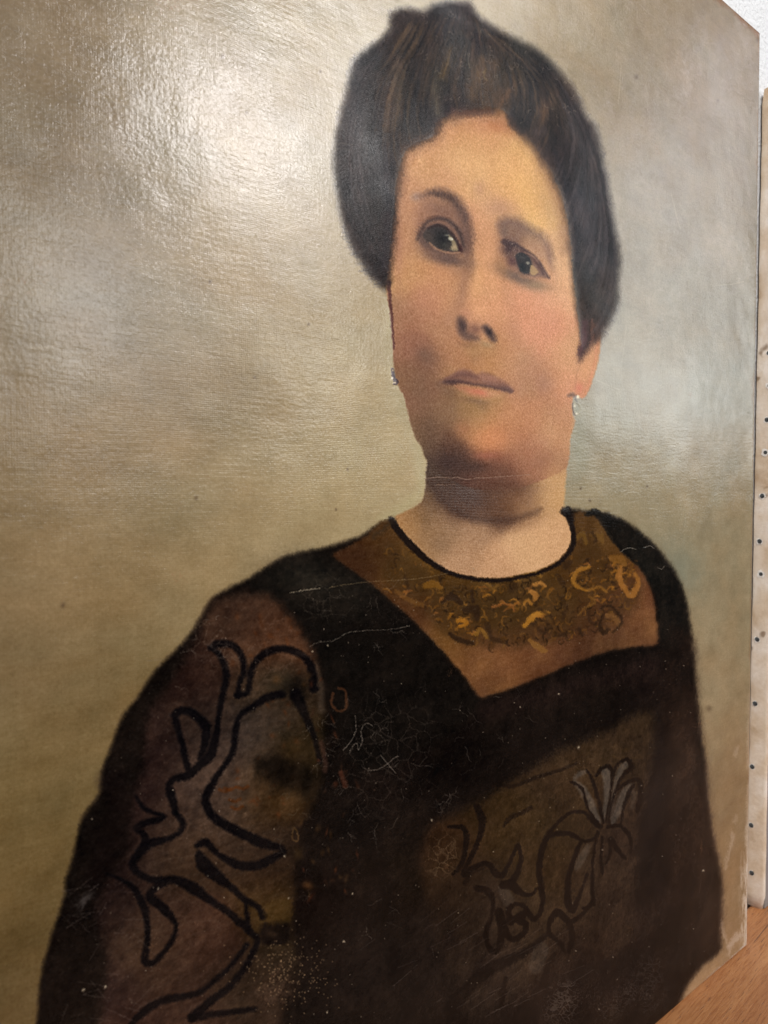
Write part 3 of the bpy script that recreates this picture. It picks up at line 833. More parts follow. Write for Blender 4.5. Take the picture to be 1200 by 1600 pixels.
# left eye (larger, nearer)
F(690, 338, 34, 24, (168, 120, 96), .6, 15)
F(668, 322, 14, 14, (178, 132, 108), .4)
F(656, 350, 10, 22, (178, 128, 102), .45, 0)
F(650, 308, 9, 7, (168, 142, 134), .5, -15)
stroke([(662, 306), (676, 301), (694, 304), (710, 315), (722, 332), (730, 352), (733, 374), (731, 396)], [7, 12, 17, 21, 20, 17, 13, 7], (106, 80, 74), .68, 6, 3)
stroke([(676, 302), (694, 305), (710, 316), (722, 332), (728, 346)], [3, 7, 9, 9, 6], (84, 64, 64), .45, 4, 3)
F(728, 380, 8, 24, (124, 92, 84), .5, -6)
F(700, 406, 30, 9, (118, 92, 84), .68, 10)
F(672, 392, 20, 8, (140, 104, 90), .5, 35)
F(734, 412, 8, 26, (166, 124, 96), .5, 0)
F(716, 426, 16, 8, (182, 134, 104), .4, 15)
for k in range(40):
    t = k / 39
    x = np.interp(t, [0, .3, .6, .85, 1], [666, 684, 704, 720, 728]) + rng.uniform(-2, 2)
    y = np.interp(t, [0, .3, .6, .85, 1], [300, 301, 310, 326, 346]) + rng.uniform(-3, 4) + 1
    q = rng.uniform(4, 9)
    an = math.radians(np.interp(t, [0, 1], [70, 100]) + rng.uniform(-18, 18))
    stroke([(x, y - q / 2), (x + math.cos(an) * q / 2, y), (x + math.cos(an) * q, y + q / 2)], [1, 2.2, 1], (72, 56, 54), np.interp(t, [0, .3, 1], [.15, .4, .3]), 1.3, 1.2)
blob(696, 328, 32, 15, (138, 102, 88), .7, 26)
blob(690, 350, 34, 17, (136, 100, 86), .5, 22)
blob(660, 368, 12, 16, (122, 92, 82), .5, 0)
blob(722, 366, 12, 24, (112, 84, 78), .55, -16)
blob(694, 400, 32, 11, (112, 86, 80), .6, 16)
# lids, eyeball
fill([(652, 368), (660, 352), (674, 342), (690, 339), (705, 345), (717, 357), (724, 374), (727, 392), (716, 398), (696, 398), (676, 392), (660, 384)],
     (104, 80, 76), 5, .72, 1.5)
stroke([(666, 353), (678, 347), (692, 347), (704, 354), (713, 366), (719, 380)], [3, 5, 6, 6, 5, 3], (158, 116, 96), .7, 2, 1)
fill([(660, 366), (670, 356), (684, 351), (697, 356), (707, 366), (715, 380), (718, 392), (706, 393), (692, 392), (678, 386), (666, 376)], (74, 66, 64), 3.0, .9, 1.2)
blob(684, 361, 14, 8, (58, 54, 58), .7, 15)
blob(691, 374, 13.5, 14, (38, 37, 40), .95, 10, p=2.2)
blob(694, 383, 8, 6, (78, 78, 70), .4, 10)
blob(692, 373, 4.5, 4.5, (26, 26, 34), .85, p=1.6)
blob(667, 372, 6, 9, (84, 70, 66), .7, -20)
fill([(701, 368), (707, 372), (713, 381), (716, 391), (708, 392), (703, 388), (706, 380)], (170, 152, 118), 2.0, .8, .8)
blob(703, 373, 3.2, 2.6, (210, 204, 180), .85, 25, p=1.6)
blob(698, 368, 3.2, 1.8, (150, 152, 140), .7, 0)
blob(706.5, 374, 1.4, 1.4, (240, 238, 226), .9)
blob(710, 386, 4, 4, (206, 176, 136), .6)
stroke([(652, 374), (658, 358), (670, 345), (686, 341), (700, 345), (711, 354), (719, 367), (724, 384)], [3, 3, 3.5, 4, 5.5, 6.5, 6, 3], (52, 42, 46), .5, 3.0, 1.6)
stroke([(668, 357), (684, 352), (697, 357), (706, 366), (713, 376), (719, 391)], [3, 4, 3.5, 3.5, 4, 5], (60, 40, 42), .75, 1.6, 1)
blob(719, 388, 3, 6, (74, 32, 36), .7, -10)
stroke([(671, 380), (680, 388), (694, 393.5), (706, 395.5), (718, 394.5)], [2, 3, 3, 3, 2], (186, 140, 110), .75, 1.6, .8)
for k in range(16):
    x = 653 + k * 2.4
    y = np.interp(x, [652, 660, 672, 688], [368, 354, 344, 340])
    stroke([(x, y), (x - 3, y - 3), (x - 6, y - 4)], [1.8, 1.3, .6], (96, 66, 60), .4, 1)
# right eye (further, in shade)
blob(812, 366, 30, 14, (132, 104, 94), .5, 24)
blob(800, 400, 14, 22, (112, 84, 80), .5, -10)
blob(818, 436, 34, 9, (128, 102, 88), .5, 20)
F(803, 372, 20, 24, (142, 108, 94), .5, 0)
stroke([(784, 350), (798, 347), (814, 352), (830, 362), (846, 372), (856, 386), (861, 402)], [14, 18, 17, 14, 12, 9, 5], (122, 96, 92), .62, 7, 3)
F(788, 362, 9, 14, (126, 102, 94), .5, 0)
F(838, 385, 16, 9, (180, 136, 110), .45, 35)
F(858, 402, 5, 20, (160, 122, 106), .5, -15)
F(796, 388, 13, 13, (84, 62, 66), .8, 20)
F(801, 408, 9, 9, (100, 70, 72), .55, 0)
F(845, 398, 8, 9, (190, 146, 116), .5, 40)
F(808, 432, 30, 9, (126, 102, 90), .62, 24)
F(838, 446, 18, 7, (168, 140, 108), .5, 5)
F(782, 415, 8, 14, (172, 128, 92), .5, -15)
fill([(802, 386), (814, 386), (828, 395), (840, 408), (850, 424), (854, 433), (840, 433), (826, 431), (812, 425), (802, 412)], (122, 94, 86), 3.5, .75, 1.5)
fill([(808, 396), (818, 394), (828, 402), (832, 414), (829, 426), (820, 428), (812, 421), (807, 408)], (52, 54, 60), 2.4, .9, 1)
blob(817, 417, 5, 7, (34, 44, 52), .85, -10, p=1.8)
blob(825, 411, 3, 2.6, (168, 162, 148), .8, 20, p=1.8)
blob(816, 402, 6, 3, (92, 90, 92), .45, 20)
fill([(830, 414), (837, 418), (841, 426), (834, 430), (829, 426)], (198, 164, 116), 1.8, .8, .8)
stroke([(788, 378), (804, 382), (818, 389), (832, 398), (843, 411), (852, 424), (858, 434)], [10, 7, 5, 3.5, 4.5, 5, 4], (76, 58, 64), .7, 2.2, 1.4)
stroke([(806, 391), (820, 394), (832, 403), (842, 416), (849, 427)], [3.5, 3, 3.5, 4.5, 4.5], (92, 62, 64), .62, 1.8, 1.2)
stroke([(820, 394), (832, 400), (841, 409)], [2, 3, 2], (180, 140, 118), .5, 1.4, .8)
blob(802, 408, 8, 6, (108, 66, 70), .4, 20)
blob(805, 420, 6, 5, (164, 118, 96), .5)
stroke([(812, 431), (826, 434), (842, 434)], 3, (186, 140, 112), .5, 2, 1)
for k in range(36):
    blob(rng.uniform(788, 812), rng.uniform(366, 400), .9, .9, (170, 148, 136), .4)

# ear and earrings
F(915, 575, 10, 26, (230, 166, 118), .5, 12)
stroke([(934, 528), (930, 560), (922, 592), (914, 614)], 3, (226, 150, 110), .55, 2)
stroke([(898, 608), (900, 590), (904, 575)], 2, (196, 140, 106), .5, 2)
F(905, 606, 6, 8, (228, 140, 112), .6)
stroke([(889, 618), (895, 617), (900, 622)], [4, 7, 4], (112, 94, 88), .65, 2.2)
blob(903, 620, 2.4, 3, (238, 222, 190), .95, 0, p=2)
stroke([(899, 624), (902, 630)], 3, (96, 92, 78), .8, 1)
stroke([(897, 634), (901, 630), (906, 633), (908, 639), (904, 646), (899, 645), (896, 638), (897, 634)], 2.6, (146, 138, 112), .75, 1.3, .8, h=1)
blob(902, 638, 4, 5, (130, 128, 104), .7)
blob(898, 634, 1.8, 2.2, (206, 198, 172), .85)
blob(901, 646.5, 2.6, 1.2, (222, 214, 190), .85)
stroke([(895, 630), (895, 640), (898, 648)], 1.8, (82, 60, 48), .8, .8)
stroke([(613, 577), (614, 585), (616, 592), (619, 597), (616, 600)], [4, 5, 6, 8, 3], (74, 62, 70), .9, 1.0, .6, h=1)
blob(612.5, 591, 1.8, 2, (238, 230, 212), .95)
blob(617, 598, 2.2, 1.6, (204, 186, 158), .85)
blob(613.5, 578.5, 1.3, 1.6, (186, 166, 128), .8)

# ---------------------------------------------------------------- hair
HAIR = [(604, 450), (590, 442), (575, 426), (560, 404), (546, 380), (536, 350), (528, 310), (522, 270), (523, 225), (532, 180), (540, 148), (549, 110), (562, 86), (585, 68), (607, 48),
        (614, 20), (636, 13), (660, 18), (676, 9), (702, 3), (731, 6), (746, 26), (768, 42), (800, 60), (838, 80), (865, 104), (888, 130), (904, 155), (914, 182), (930, 200),
        (940, 240), (947, 275), (953, 310), (960, 350), (967, 385), (969, 412), (966, 445), (965, 475), (955, 498), (945, 516), (938, 530), (930, 535), (920, 545), (912, 556), (905, 563),
        (906, 548), (910, 530), (904, 500), (899, 465), (896, 430), (892, 390), (888, 350), (880, 315), (868, 284), (850, 256), (832, 230), (812, 208), (798, 190),
        (788, 176), (765, 176), (740, 178), (712, 180), (692, 190), (682, 208), (662, 222), (642, 232), (630, 244), (624, 280), (619, 320), (616, 370), (610, 420)]
sl, hm = poly_mask(HAIR, 10.0, 2.2, 3)
HM = full((sl, hm))
ht = field([(560, 150, (64, 58, 60)), (590, 100, (58, 54, 58)), (560, 250, (52, 46, 48)), (600, 260, (48, 44, 50)), (570, 340, (46, 34, 34)), (600, 400, (40, 24, 24)),
            (640, 30, (46, 40, 44)), (625, 130, (84, 70, 58)), (622, 60, (58, 48, 48)), (650, 60, (88, 72, 66)), (660, 120, (58, 52, 54)), (690, 60, (40, 32, 38)),
            (720, 20, (44, 34, 44)), (690, 130, (86, 76, 64)), (710, 100, (92, 70, 44)), (720, 130, (44, 36, 34)), (750, 60, (44, 34, 38)), (740, 90, (56, 44, 38)),
            (775, 120, (74, 56, 34)), (760, 150, (92, 60, 38)), (800, 100, (56, 48, 42)), (790, 150, (84, 62, 44)), (840, 110, (42, 38, 40)), (830, 150, (52, 46, 48)),
            (700, 165, (62, 50, 58)), (660, 190, (52, 48, 52)), (690, 190, (58, 50, 56)), (650, 220, (70, 58, 52)), (620, 220, (58, 50, 48)),
            (870, 150, (88, 68, 56)), (890, 140, (48, 40, 42)), (850, 180, (74, 56, 42)), (820, 180, (44, 42, 48)), (890, 190, (50, 42, 46)), (840, 205, (62, 52, 54)),
            (900, 240, (52, 44, 48)), (920, 220, (78, 68, 68)), (880, 260, (44, 38, 42)), (920, 300, (64, 60, 66)), (930, 350, (58, 54, 60)), (905, 360, (44, 40, 44)),
            (940, 400, (56, 50, 52)), (915, 420, (46, 40, 42)), (940, 440, (68, 60, 54)), (920, 470, (72, 62, 52)), (950, 480, (58, 48, 44)), (920, 510, (96, 64, 54)),
            (935, 515, (92, 68, 54)), (912, 540, (84, 52, 56)), (908, 490, (62, 44, 36))], 22, sl) * .82
for k in range(3):   # strands: the noise is pulled along the sweep of the hair
    ht = ht + (vnoise(0.0014 * (k + 1), 0.012 * (k + 1), 60 + k) * (3 - k * .6))[..., None] * np.array([1, .95, .95])
ht = ht + (NF * 5)[..., None] + (NM * 6)[..., None] * np.array([1.2, .9, .8])
RGB[:] = RGB * (1 - HM[..., None]) + ht * HM[..., None]
HGT += HM * (vnoise(0.002, 0.003, 70) * .35 + NF * .5 - HGT * .5)


def Hs(pts, w, c, a, soft=3):
    stroke(pts, w, c, a, soft, 3, h=.3)


Hs([(606, 200), (612, 150), (618, 110), (630, 60), (646, 42)], [8, 12, 12, 14, 8], (122, 98, 78), .75, 6)
Hs([(616, 200), (622, 170), (632, 110)], [6, 8, 6], (116, 96, 72), .65, 5)
Hs([(650, 180), (650, 130), (650, 90), (662, 50)], [14, 16, 14, 10], (50, 46, 50), .7, 5)
Hs([(636, 200), (638, 150), (640, 110)], [6, 8, 4], (42, 38, 42), .6, 4)
Hs([(684, 175), (680, 140), (684, 105)], [14, 14, 8], (112, 100, 82), .7, 6)
Hs([(692, 120), (700, 96), (702, 76)], [10, 12, 6], (124, 94, 52), .7, 5)
Hs([(712, 150), (716, 120), (722, 86)], [20, 22, 12], (36, 30, 32), .8, 5)
Hs([(740, 150), (746, 120), (752, 92)], [12, 16, 10], (104, 76, 46), .7, 6)
Hs([(770, 160), (765, 130), (770, 100)], [22, 22, 14], (96, 68, 44), .65, 7)
Hs([(690, 50), (720, 30), (745, 60), (735, 90)], [16, 20, 16, 8], (38, 28, 38), .7, 6)
Hs([(716, 50), (728, 56)], [8, 8], (104, 78, 52), .5, 3)
Hs([(820, 190), (812, 160), (830, 130), (850, 110)], [24, 26, 22, 14], (34, 33, 38), .8, 6)
Hs([(850, 180), (858, 160), (866, 140)], [12, 16, 14], (118, 92, 74), .75, 6)
Hs([(846, 190), (850, 175)], [10, 8], (100, 70, 44), .5, 4)
Hs([(836, 208), (848, 205)], [12, 12], (92, 78, 78), .5, 5)
Hs([(880, 150), (900, 180), (908, 190)], [8, 10, 8], (46, 38, 38), .7, 4)
Hs([(905, 205), (925, 250), (936, 290)], [16, 18, 14], (102, 88, 86), .6, 8)
Hs([(868, 240), (885, 290), (898, 350), (903, 410)], [8, 10, 9, 8], (38, 36, 44), .7, 4)
Hs([(900, 300), (920, 360), (930, 420)], [14, 20, 16], (84, 78, 84), .55, 9)
Hs([(935, 430), (944, 436), (948, 446)], 3, (40, 34, 36), .6, 1.5)
Hs([(908, 440), (912, 470), (922, 490)], [6, 6, 4], (48, 32, 26), .6, 3)
Hs([(914, 505), (912, 530), (906, 552)], [10, 10, 8], (88, 54, 58), .8, 3)
Hs([(924, 500), (926, 520), (922, 540)], [5, 5, 3], (158, 104, 80), .5, 2)
Hs([(932, 505), (932, 520), (928, 536)], [5, 4, 3], (100, 72, 62), .6, 2)
Hs([(700, 176), (730, 178), (765, 176)], [8, 10, 8], (74, 44, 44), .6, 5)
Hs([(776, 180), (785, 160), (796, 140)], [8, 7, 4], (150, 104, 68), .5, 4)
Hs([(798, 178), (802, 192), (814, 204)], [12, 12, 10], (36, 34, 40), .8, 4)
Hs([(626, 236), (650, 222), (676, 210), (684, 196)], [10, 10, 10, 8], (66, 52, 48), .6, 5)
Hs([(604, 230), (606, 290), (604, 350), (598, 420)], [10, 14, 16, 12], (52, 42, 52), .5, 6)
Hs([(560, 100), (556, 160), (546, 230)], [16, 22, 18], (78, 73, 78), .55, 10)
GUIDES = [[(606, 440), (560, 380), (535, 290), (545, 170), (590, 80), (620, 30)], [(612, 380), (580, 320), (570, 230), (585, 140), (620, 80), (650, 30)],
          [(622, 300), (610, 240), (613, 180), (632, 110), (655, 70), (672, 30)], [(650, 225), (643, 180), (652, 120), (672, 70), (685, 40), (700, 15)],
          [(690, 195), (686, 150), (697, 100), (710, 60), (716, 35), (722, 10)], [(740, 178), (733, 140), (734, 100), (738, 65), (737, 40), (732, 20)],
          [(790, 180), (785, 140), (776, 105), (764, 75), (752, 50), (742, 30)], [(815, 212), (830, 170), (826, 130), (805, 95), (782, 70), (760, 50)],
          [(850, 260), (872, 210), (868, 165), (846, 125), (815, 92), (790, 68)], [(882, 335), (905, 270), (906, 210), (884, 160), (855, 115), (825, 88)],
          [(897, 440), (925, 370), (930, 290), (917, 222), (892, 160), (862, 115)], [(906, 548), (946, 495), (962, 420), (954, 330), (936, 245), (905, 165)]]
GS = np.array([spline(g, False, 8) for g in GUIDES])
for k in range(620):
    u = rng.uniform(0, len(GS) - 1.001)
    i, w_ = int(u), u - int(u)
    line = GS[i] * (1 - w_) + GS[i + 1] * w_
    n0 = rng.randint(0, len(line) - 10)
    n1 = min(len(line) - 1, n0 + rng.randint(7, 20))
    seg = line[n0:n1 + 1:3] + rng.uniform(-1.5, 1.5, (len(line[n0:n1 + 1:3]), 2))
    warm = 600 < seg[:, 0].mean() < 880 and seg[:, 1].mean() < 230
    c = [(26, 21, 24), (34, 28, 32), (112, 86, 62) if warm else (92, 84, 86), (22, 18, 24), (86, 66, 50) if warm else (74, 66, 70)][k % 5]
    stroke(seg, [.6] + [rng.uniform(1.2, 4.5)] * (len(seg) - 2) + [.6] if len(seg) > 2 else 1.5, c, rng.uniform(.18, .5), 1.6, 1.2, 2, h=.25, dry=.3)
for k in range(110):   # wispy ends at the left nape
    x = rng.uniform(545, 604)
    y = np.interp(x, [530, 560, 604], [330, 400, 448]) + rng.uniform(-22, 2)
    L = rng.uniform(8, 20)
    stroke([(x, y), (x - L * .5, y + L * .2), (x - L, y + L * .15 + rng.uniform(-2, 2))], [2.2, 1.6, .6], (58, 50, 50), .35, 1.2, 1.2)
for k in range(60):   # outline wisps
    i = rng.randint(8, 40)
    x, y = HAIR[i]
    stroke([(x + rng.uniform(-8, 8), y + rng.uniform(-6, 6)), (x + rng.uniform(-9, 9), y + rng.uniform(-8, 8))], 1.6, (70, 62, 60), .35, 1.2, 1.2)
for k in range(110):  # fine light scratches of dry brush in the hair
    i = rng.uniform(0, 1)
    x, y = rng.uniform(660, 900), rng.uniform(20, 200)
    an, L = rng.uniform(0, 6.28), rng.uniform(2, 7)
    j, q = int((unproject(x, y)[1]) * RES), int((unproject(x, y)[0] + W) * RES)
    if 0 <= j < NY and 0 <= q < NX and HM[j, q] > .8:
        stroke([(x, y), (x + L * .6 * math.cos(an), y + L * .6 * math.sin(an)), (x + L * math.cos(an + .5), y + L * math.sin(an + .5))], 1.0, (140, 126, 110), .5, .7, h=.8)
Hs([(733, 84), (732, 96), (734, 106)], 2, (128, 116, 96), .6, 1)
Hs([(758, 108), (755, 118), (760, 126)], 2, (138, 116, 72), .6, 1)

# hairline: thin brown glaze where hair melts into the forehead
for pts in ([(622, 300), (628, 262), (640, 240), (662, 226), (682, 212), (690, 194), (712, 184)], [(712, 182), (740, 180), (768, 180), (788, 184)],
            [(800, 198), (818, 216), (838, 240), (858, 272), (872, 304), (882, 345), (887, 390)]):
    stroke(pts, 12, (134, 98, 76), .5, 10, 3)
# overall tone of the finished passages
face = np.clip(np.maximum(FM, NMK) - HM, 0, 1)[..., None]
sk = 255 * (np.clip(RGB, 0, 255) / 255) ** 1.17
sk = (sk * .84 + sk.mean(2, keepdims=True) * .16) * np.array([.965, .965, .95])
sk += (NF * 7 + vnoise(0.0009, 0.00035, 201) * 5 + vnoise(0.00035, 0.0009, 202) * 4)[..., None]
RGB = RGB * (1 - face) + sk * face
drs = np.clip(DM - NMK, 0, 1)
M1 = vnoise(0.0026, 0.0022, 221) * .6 + vnoise(0.0013, 0.0012, 222) * .5
M2 = fbm(0.009, 0.008, 223, 4, .65)
lum = RGB.mean(2)
amp = drs * (3.2 + lum * .15) * (1 - YM * .65)
RGB += (amp * (M1 * 1.0 + M2 * 1.1))[..., None] * np.array([1.2, .95, .75])
RGB += (drs * (np.maximum(NF, 0) ** 2 * 9 + NH * 2.2 - 1.2))[..., None]
bgm = np.clip(1 - DM - HM - FM - NMK, 0, 1)
RGB += (bgm * (M2 * 4.5 + M1 * 2.0 + fbm(0.016, 0.006, 225, 3) * 3))[..., None] * np.array([1.05, 1.0, .9])
RGB *= (1 - drs * np.where(YM > .5, .12, np.where(np.maximum(SM, PMK) > .5, .30, .34)) - HM * .24)[..., None]
HB = vnoise(0.004, 0.005, 210) * 5 + vnoise(0.0012, 0.0016, 211) * 4 + vnoise(0.009, 0.012, 212) * 6
RGB += (HM * (HB + 1.5))[..., None] * np.array([1.3, .9, .7])

for k in range(140):   # stiff upward bristle marks in the ground, right of the head
    x, y = rng.uniform(985, 1175), rng.uniform(60, 560)
    q = rng.uniform(5, 26)
    stroke([(x, y), (x + rng.uniform(-3, 3), y + q * .5), (x + rng.uniform(-5, 5), y + q)], rng.uniform(.8, 2), [(158, 148, 128), (122, 110, 90)][k % 2], .22, 1.2, 2, 2, h=rng.choice([-1.2, 1.6]))
for k in range(160):   # slanting bristle marks, left ground
    x, y = rng.uniform(20, 520), rng.uniform(20, 560)
    q = rng.uniform(10, 60)
    an = .30 - .4 * y / 900 + rng.uniform(-.15, .15)
    stroke([(x, y), (x + q * math.cos(an), y + q * math.sin(an))], rng.uniform(1, 2.4), [(160, 148, 122), (124, 110, 86)][k % 2], .16, 1.4, 2, 2, h=rng.choice([-1.0, 1.2]))

# ---------------------------------------------------------------- age: cracks, wear, flecks
CR = (112, 102, 92)


def crack(pts, w=1.1, a=.6, c=CR, h=-1.0):
    stroke(pts, w * .85, c, a, .5, 1.0, 2, h=h, dry=.35)


def branchy(x, y, an, L, depth=0, a=.5):
    pts = [(x, y)]
    n = max(2, int(L / 4.5))
    for i in range(n):
        an += rng.uniform(-.7, .7)
        x += 4.5 * math.cos(an)
        y += 4.5 * math.sin(an)
        pts.append((x, y))
        if depth < 2 and rng.rand() < .28:
            branchy(x, y, an + rng.choice([-1, 1]) * rng.uniform(.6, 1.3), L * rng.uniform(.3, .6), depth + 1, a * .8)
    crack(pts, rng.uniform(.8, 1.3), a)


crack([(452, 926), (475, 922), (500, 919)], 1.6, .7, (140, 128, 108))
crack([(514, 918), (560, 910), (620, 907), (660, 903), (700, 896)], 1.3, .55, (124, 104, 74))
crack([(484, 1010), (498, 1003), (520, 1001), (540, 990), (560, 986), (600, 984), (620, 982), (640, 978)], 1.3, .6)
crack([(664, 748), (690, 745), (705, 747), (716, 746), (730, 749), (745, 747), (770, 746), (790, 744), (830, 742)], 1.4, .6, (150, 124, 108))
crack([(680, 758), (700, 757), (712, 756)], 1, .45, (160, 130, 110))
crack([(970, 862), (980, 856), (994, 858)], 1.3, .65, (150, 142, 130))
crack([(1006, 855), (1016, 853), (1022, 857)], 1.2, .6, (150, 142, 130))
crack([(1028, 886), (1034, 890), (1038, 884)], 1.2, .5, (140, 130, 118))
for (x, y, n, sp) in [(600, 960, 7, 30), (560, 1150, 5, 44), (545, 1120, 3, 30), (720, 1180, 7, 34), (560, 1240, 5, 40), (620, 1200, 5, 50), (520, 960, 6, 30),
                      (480, 1170, 7, 30), (300, 1020, 9, 34), (330, 980, 6, 24), (770, 1130, 4, 30), (820, 1100, 3, 30), (560, 1290, 6, 20), (620, 1440, 6, 30),
                      (640, 1110, 6, 40), (460, 1250, 4, 20), (700, 1250, 6, 18), (480, 1380, 5, 26)]:
    for k in range(n):
        branchy(x + rng.normal(0, sp), y + rng.normal(0, sp), rng.uniform(0, 6.28), rng.uniform(10, 34), 0, rng.uniform(.12, .36))
crack([(555, 1118), (556, 1140), (548, 1158), (536, 1172)], 1.5, .6)
crack([(546, 1176), (552, 1164), (558, 1162), (560, 1172), (566, 1158), (564, 1140), (572, 1130), (582, 1134)], 1.5, .6)
crack([(575, 1204), (590, 1202), (604, 1194), (616, 1184), (622, 1182)], 1.5, .55)
crack([(594, 1180), (604, 1192), (618, 1208)], 1.5, .55)


def cells(cx, cy, rx, ry, n, a, c=CR, w=1.0):
    """network of closed cracks (islands) inside an ellipse"""
    sl = window(cx - rx, cy - ry, cx + rx, cy + ry)
    x = PX[sl] + NA[sl] * 2.5
    y = PY[sl] + NB[sl] * 2.5
    r = np.random.RandomState(int(cx + cy))
    p = np.stack([cx + r.uniform(-1.1, 1.1, n) * rx, cy + r.uniform(-1.1, 1.1, n) * ry], 1)
    d1 = np.full(x.shape, 1e9, np.float32)
    d2 = d1.copy()
    for q in p:
        d = np.hypot(x - q[0], y - q[1]).astype(np.float32)
        d2 = np.minimum(d2, np.maximum(d1, d))
        d1 = np.minimum(d1, d)
    e = np.clip(1 - (d2 - d1) / (w * 2), 0, 1)
    k = np.clip(1.6 * (1 - ((PX[sl] - cx) / rx) ** 2 - ((PY[sl] - cy) / ry) ** 2), 0, 1)
    k = k * np.clip(.55 + NM[sl] + NF[sl] * .5, 0, 1)
    lay(sl, (e * k * a).astype(np.float32), c, -1.0)


cells(688, 1330, 34, 48, 42, .5, (104, 84, 62), 1.0)
cells(920, 1565, 110, 46, 620, .32, (120, 108, 98), .8)
cells(1010, 1540, 40, 60, 220, .2, (110, 100, 92), .8)
cells(330, 1010, 50, 46, 40, .3, (120, 104, 90), 1.0)
cells(600, 960, 60, 26, 30, .35, (110, 98, 84), 1.0)
cells(560, 940, 110, 60, 80, .28, (104, 92, 80), .9)
cells(600, 1180, 120, 110, 130, .24, (96, 84, 74), .9)
cells(420, 1010, 80, 70, 50, .2, (112, 92, 80), .9)
cells(880, 1230, 110, 90, 110, .14, (108, 92, 74), .8)
cells(330, 1350, 130, 160, 90, .12, (110, 94, 84), .8)

for k in range(420):  # dust and pin-hole flecks on the dark paint
    x, y = rng.uniform(80, 1120), rng.uniform(880, 1600)
    X, Z = unproject(x, y)
    j, q = int(Z * RES), int((X + W) * RES)
    if 0 <= j < NY and 0 <= q < NX and DM[j, q] > .9:
        r = rng.uniform(.4, .9) * (1.5 if rng.rand() < .05 else 1)
        lt = (x > 640) * .1
        blob(x, y, r, r * rng.uniform(.8, 1.6), (146, 132, 114), rng.uniform(.25, .75), rng.uniform(0, 180), h=1.0)
for x, y, r in [(446, 1338, 2.4), (512, 1008, 2.2), (487, 1018, 1.6), (551, 1397, 2), (872, 1084, 2), (811, 1104, 1.6), (1100, 1360, 2.4), (674, 1281, 2.4),
                (131, 1548, 2.6), (165, 1543, 2.4), (248, 1390, 2), (902, 1167, 2.6), (512, 1582, 2), (538, 1472, 2.2), (770, 1330, 1.2), (1099, 1361, 2)]:
    blob(x, y, r * .7, r * .8, (180, 164, 140), .75, rng.uniform(0, 90), rag=.8, h=1.5)
for k in range(90):   # hair-fine wipe marks, lower bodice and sleeve edge
    if k % 2:
        x, y, an = rng.uniform(560, 900), rng.uniform(1440, 1600), math.radians(rng.uniform(-40, -22))
    else:
        x, y, an = rng.uniform(90, 220), rng.uniform(1380, 1600), math.radians(rng.uniform(-70, 60))
    L = rng.uniform(8, 50)
    stroke([(x, y), (x + L * math.cos(an), y + L * math.sin(an))], .9, (104, 92, 86), rng.uniform(.12, .35), .7, .8, 1)
blob(132, 1408, 10, 14, (78, 72, 70), .6, 40, rag=.8)
blob(430, 1545, 24, 16, (104, 78, 62), .35, -20, rag=1.2)
for k in range(240):  # beaded pale dots of worn weave
    x, y = rng.normal(450, 36), rng.normal(1520, 30)
    blob(x, y, 1.1, 1.1, (138, 112, 84), .5)

# wear along the right and bottom edges of the canvas
edge = np.clip(1 + XX / 0.013, 0, 1)                     # 1 at the right edge, 0 ten millimetres in
low = np.clip((0.22 - ZZ) / 0.14, 0, 1)
wr = np.clip((edge * 1.5 + NM * .5 + NF * .25 - .75) * 1.5, 0, 1) * low ** .8
RGB[:] = RGB * (1 - wr[..., None] * .85) + np.array([190, 176, 160]) * wr[..., None] * .85
wr = np.clip((edge * 1.4 + NM * .4 - 1.05) * 2, 0, 1) * (1 - low) * .45
RGB[:] = RGB * (1 - wr[..., None]) + np.array([128, 98, 74]) * wr[..., None]
bt = np.clip(1 - ZZ / 0.007, 0, 1)
wr = np.clip((bt * 1.6 + NM * .5 + NF * .25 - .8) * 1.5, 0, 1) * np.clip((XX + .11) / .05, 0, 1)
RGB[:] = RGB * (1 - wr[..., None] * .7) + np.array([158, 142, 128]) * wr[..., None] * .7
tp = np.clip(1 - (H - ZZ) / 0.010, 0, 1)
wr = np.clip((tp * 1.5 + NM * .6 + NF * .3 - .7) * 1.5, 0, 1)
RGB[:] = RGB * (1 - wr[..., None] * .75) + np.array([126, 84, 54]) * wr[..., None] * .75
for k in range(150):
    y = rng.uniform(1340, 1476)
    q = rng.uniform(0, 1) ** 2
    x = np.interp(y, [1300, 1478], [1170, 1168]) - q * 16
    ln = rng.uniform(3, 16)
    stroke([(x, y - ln), (x + rng.uniform(-1, 1), y), (x + rng.uniform(-2, 1), y + ln)], [.8, rng.uniform(1, 2.6), .6], (206, 194, 182), (1 - q) * rng.uniform(.25, .75), 1.0, 1.2, 2, h=.8)
for k in range(50):
    t = rng.uniform(0, 1)
    x, y = 1166 - t * 110, 1476 + t * 102
    ln = rng.uniform(3, 12)
    stroke([(x, y), (x - ln, y + ln * .9)], rng.uniform(1, 2.4), (200, 188, 176), rng.uniform(.2, .6) * (1 - t * .6), 1.0, 1.2, 2, h=.8)
for pts, w, a in [([(1142, 1300), (1146, 1312), (1140, 1330), (1134, 1358)], [3, 5, 4, 3], .5), ([(1150, 1275), (1148, 1285)], 4, .4), ([(1152, 1462), (1140, 1478)], [10, 6], .6),
                  ([(1128, 1440), (1130, 1456), (1138, 1476), (1140, 1492)], [3, 4, 2, 2], .5), ([(1152, 1168), (1148, 1180)], 5, .35), ([(1137, 1492), (1150, 1470), (1160, 1460)], 3, .4)]:
    stroke(pts, w, (184, 166, 150), a, 2.5, 3, h=.5)

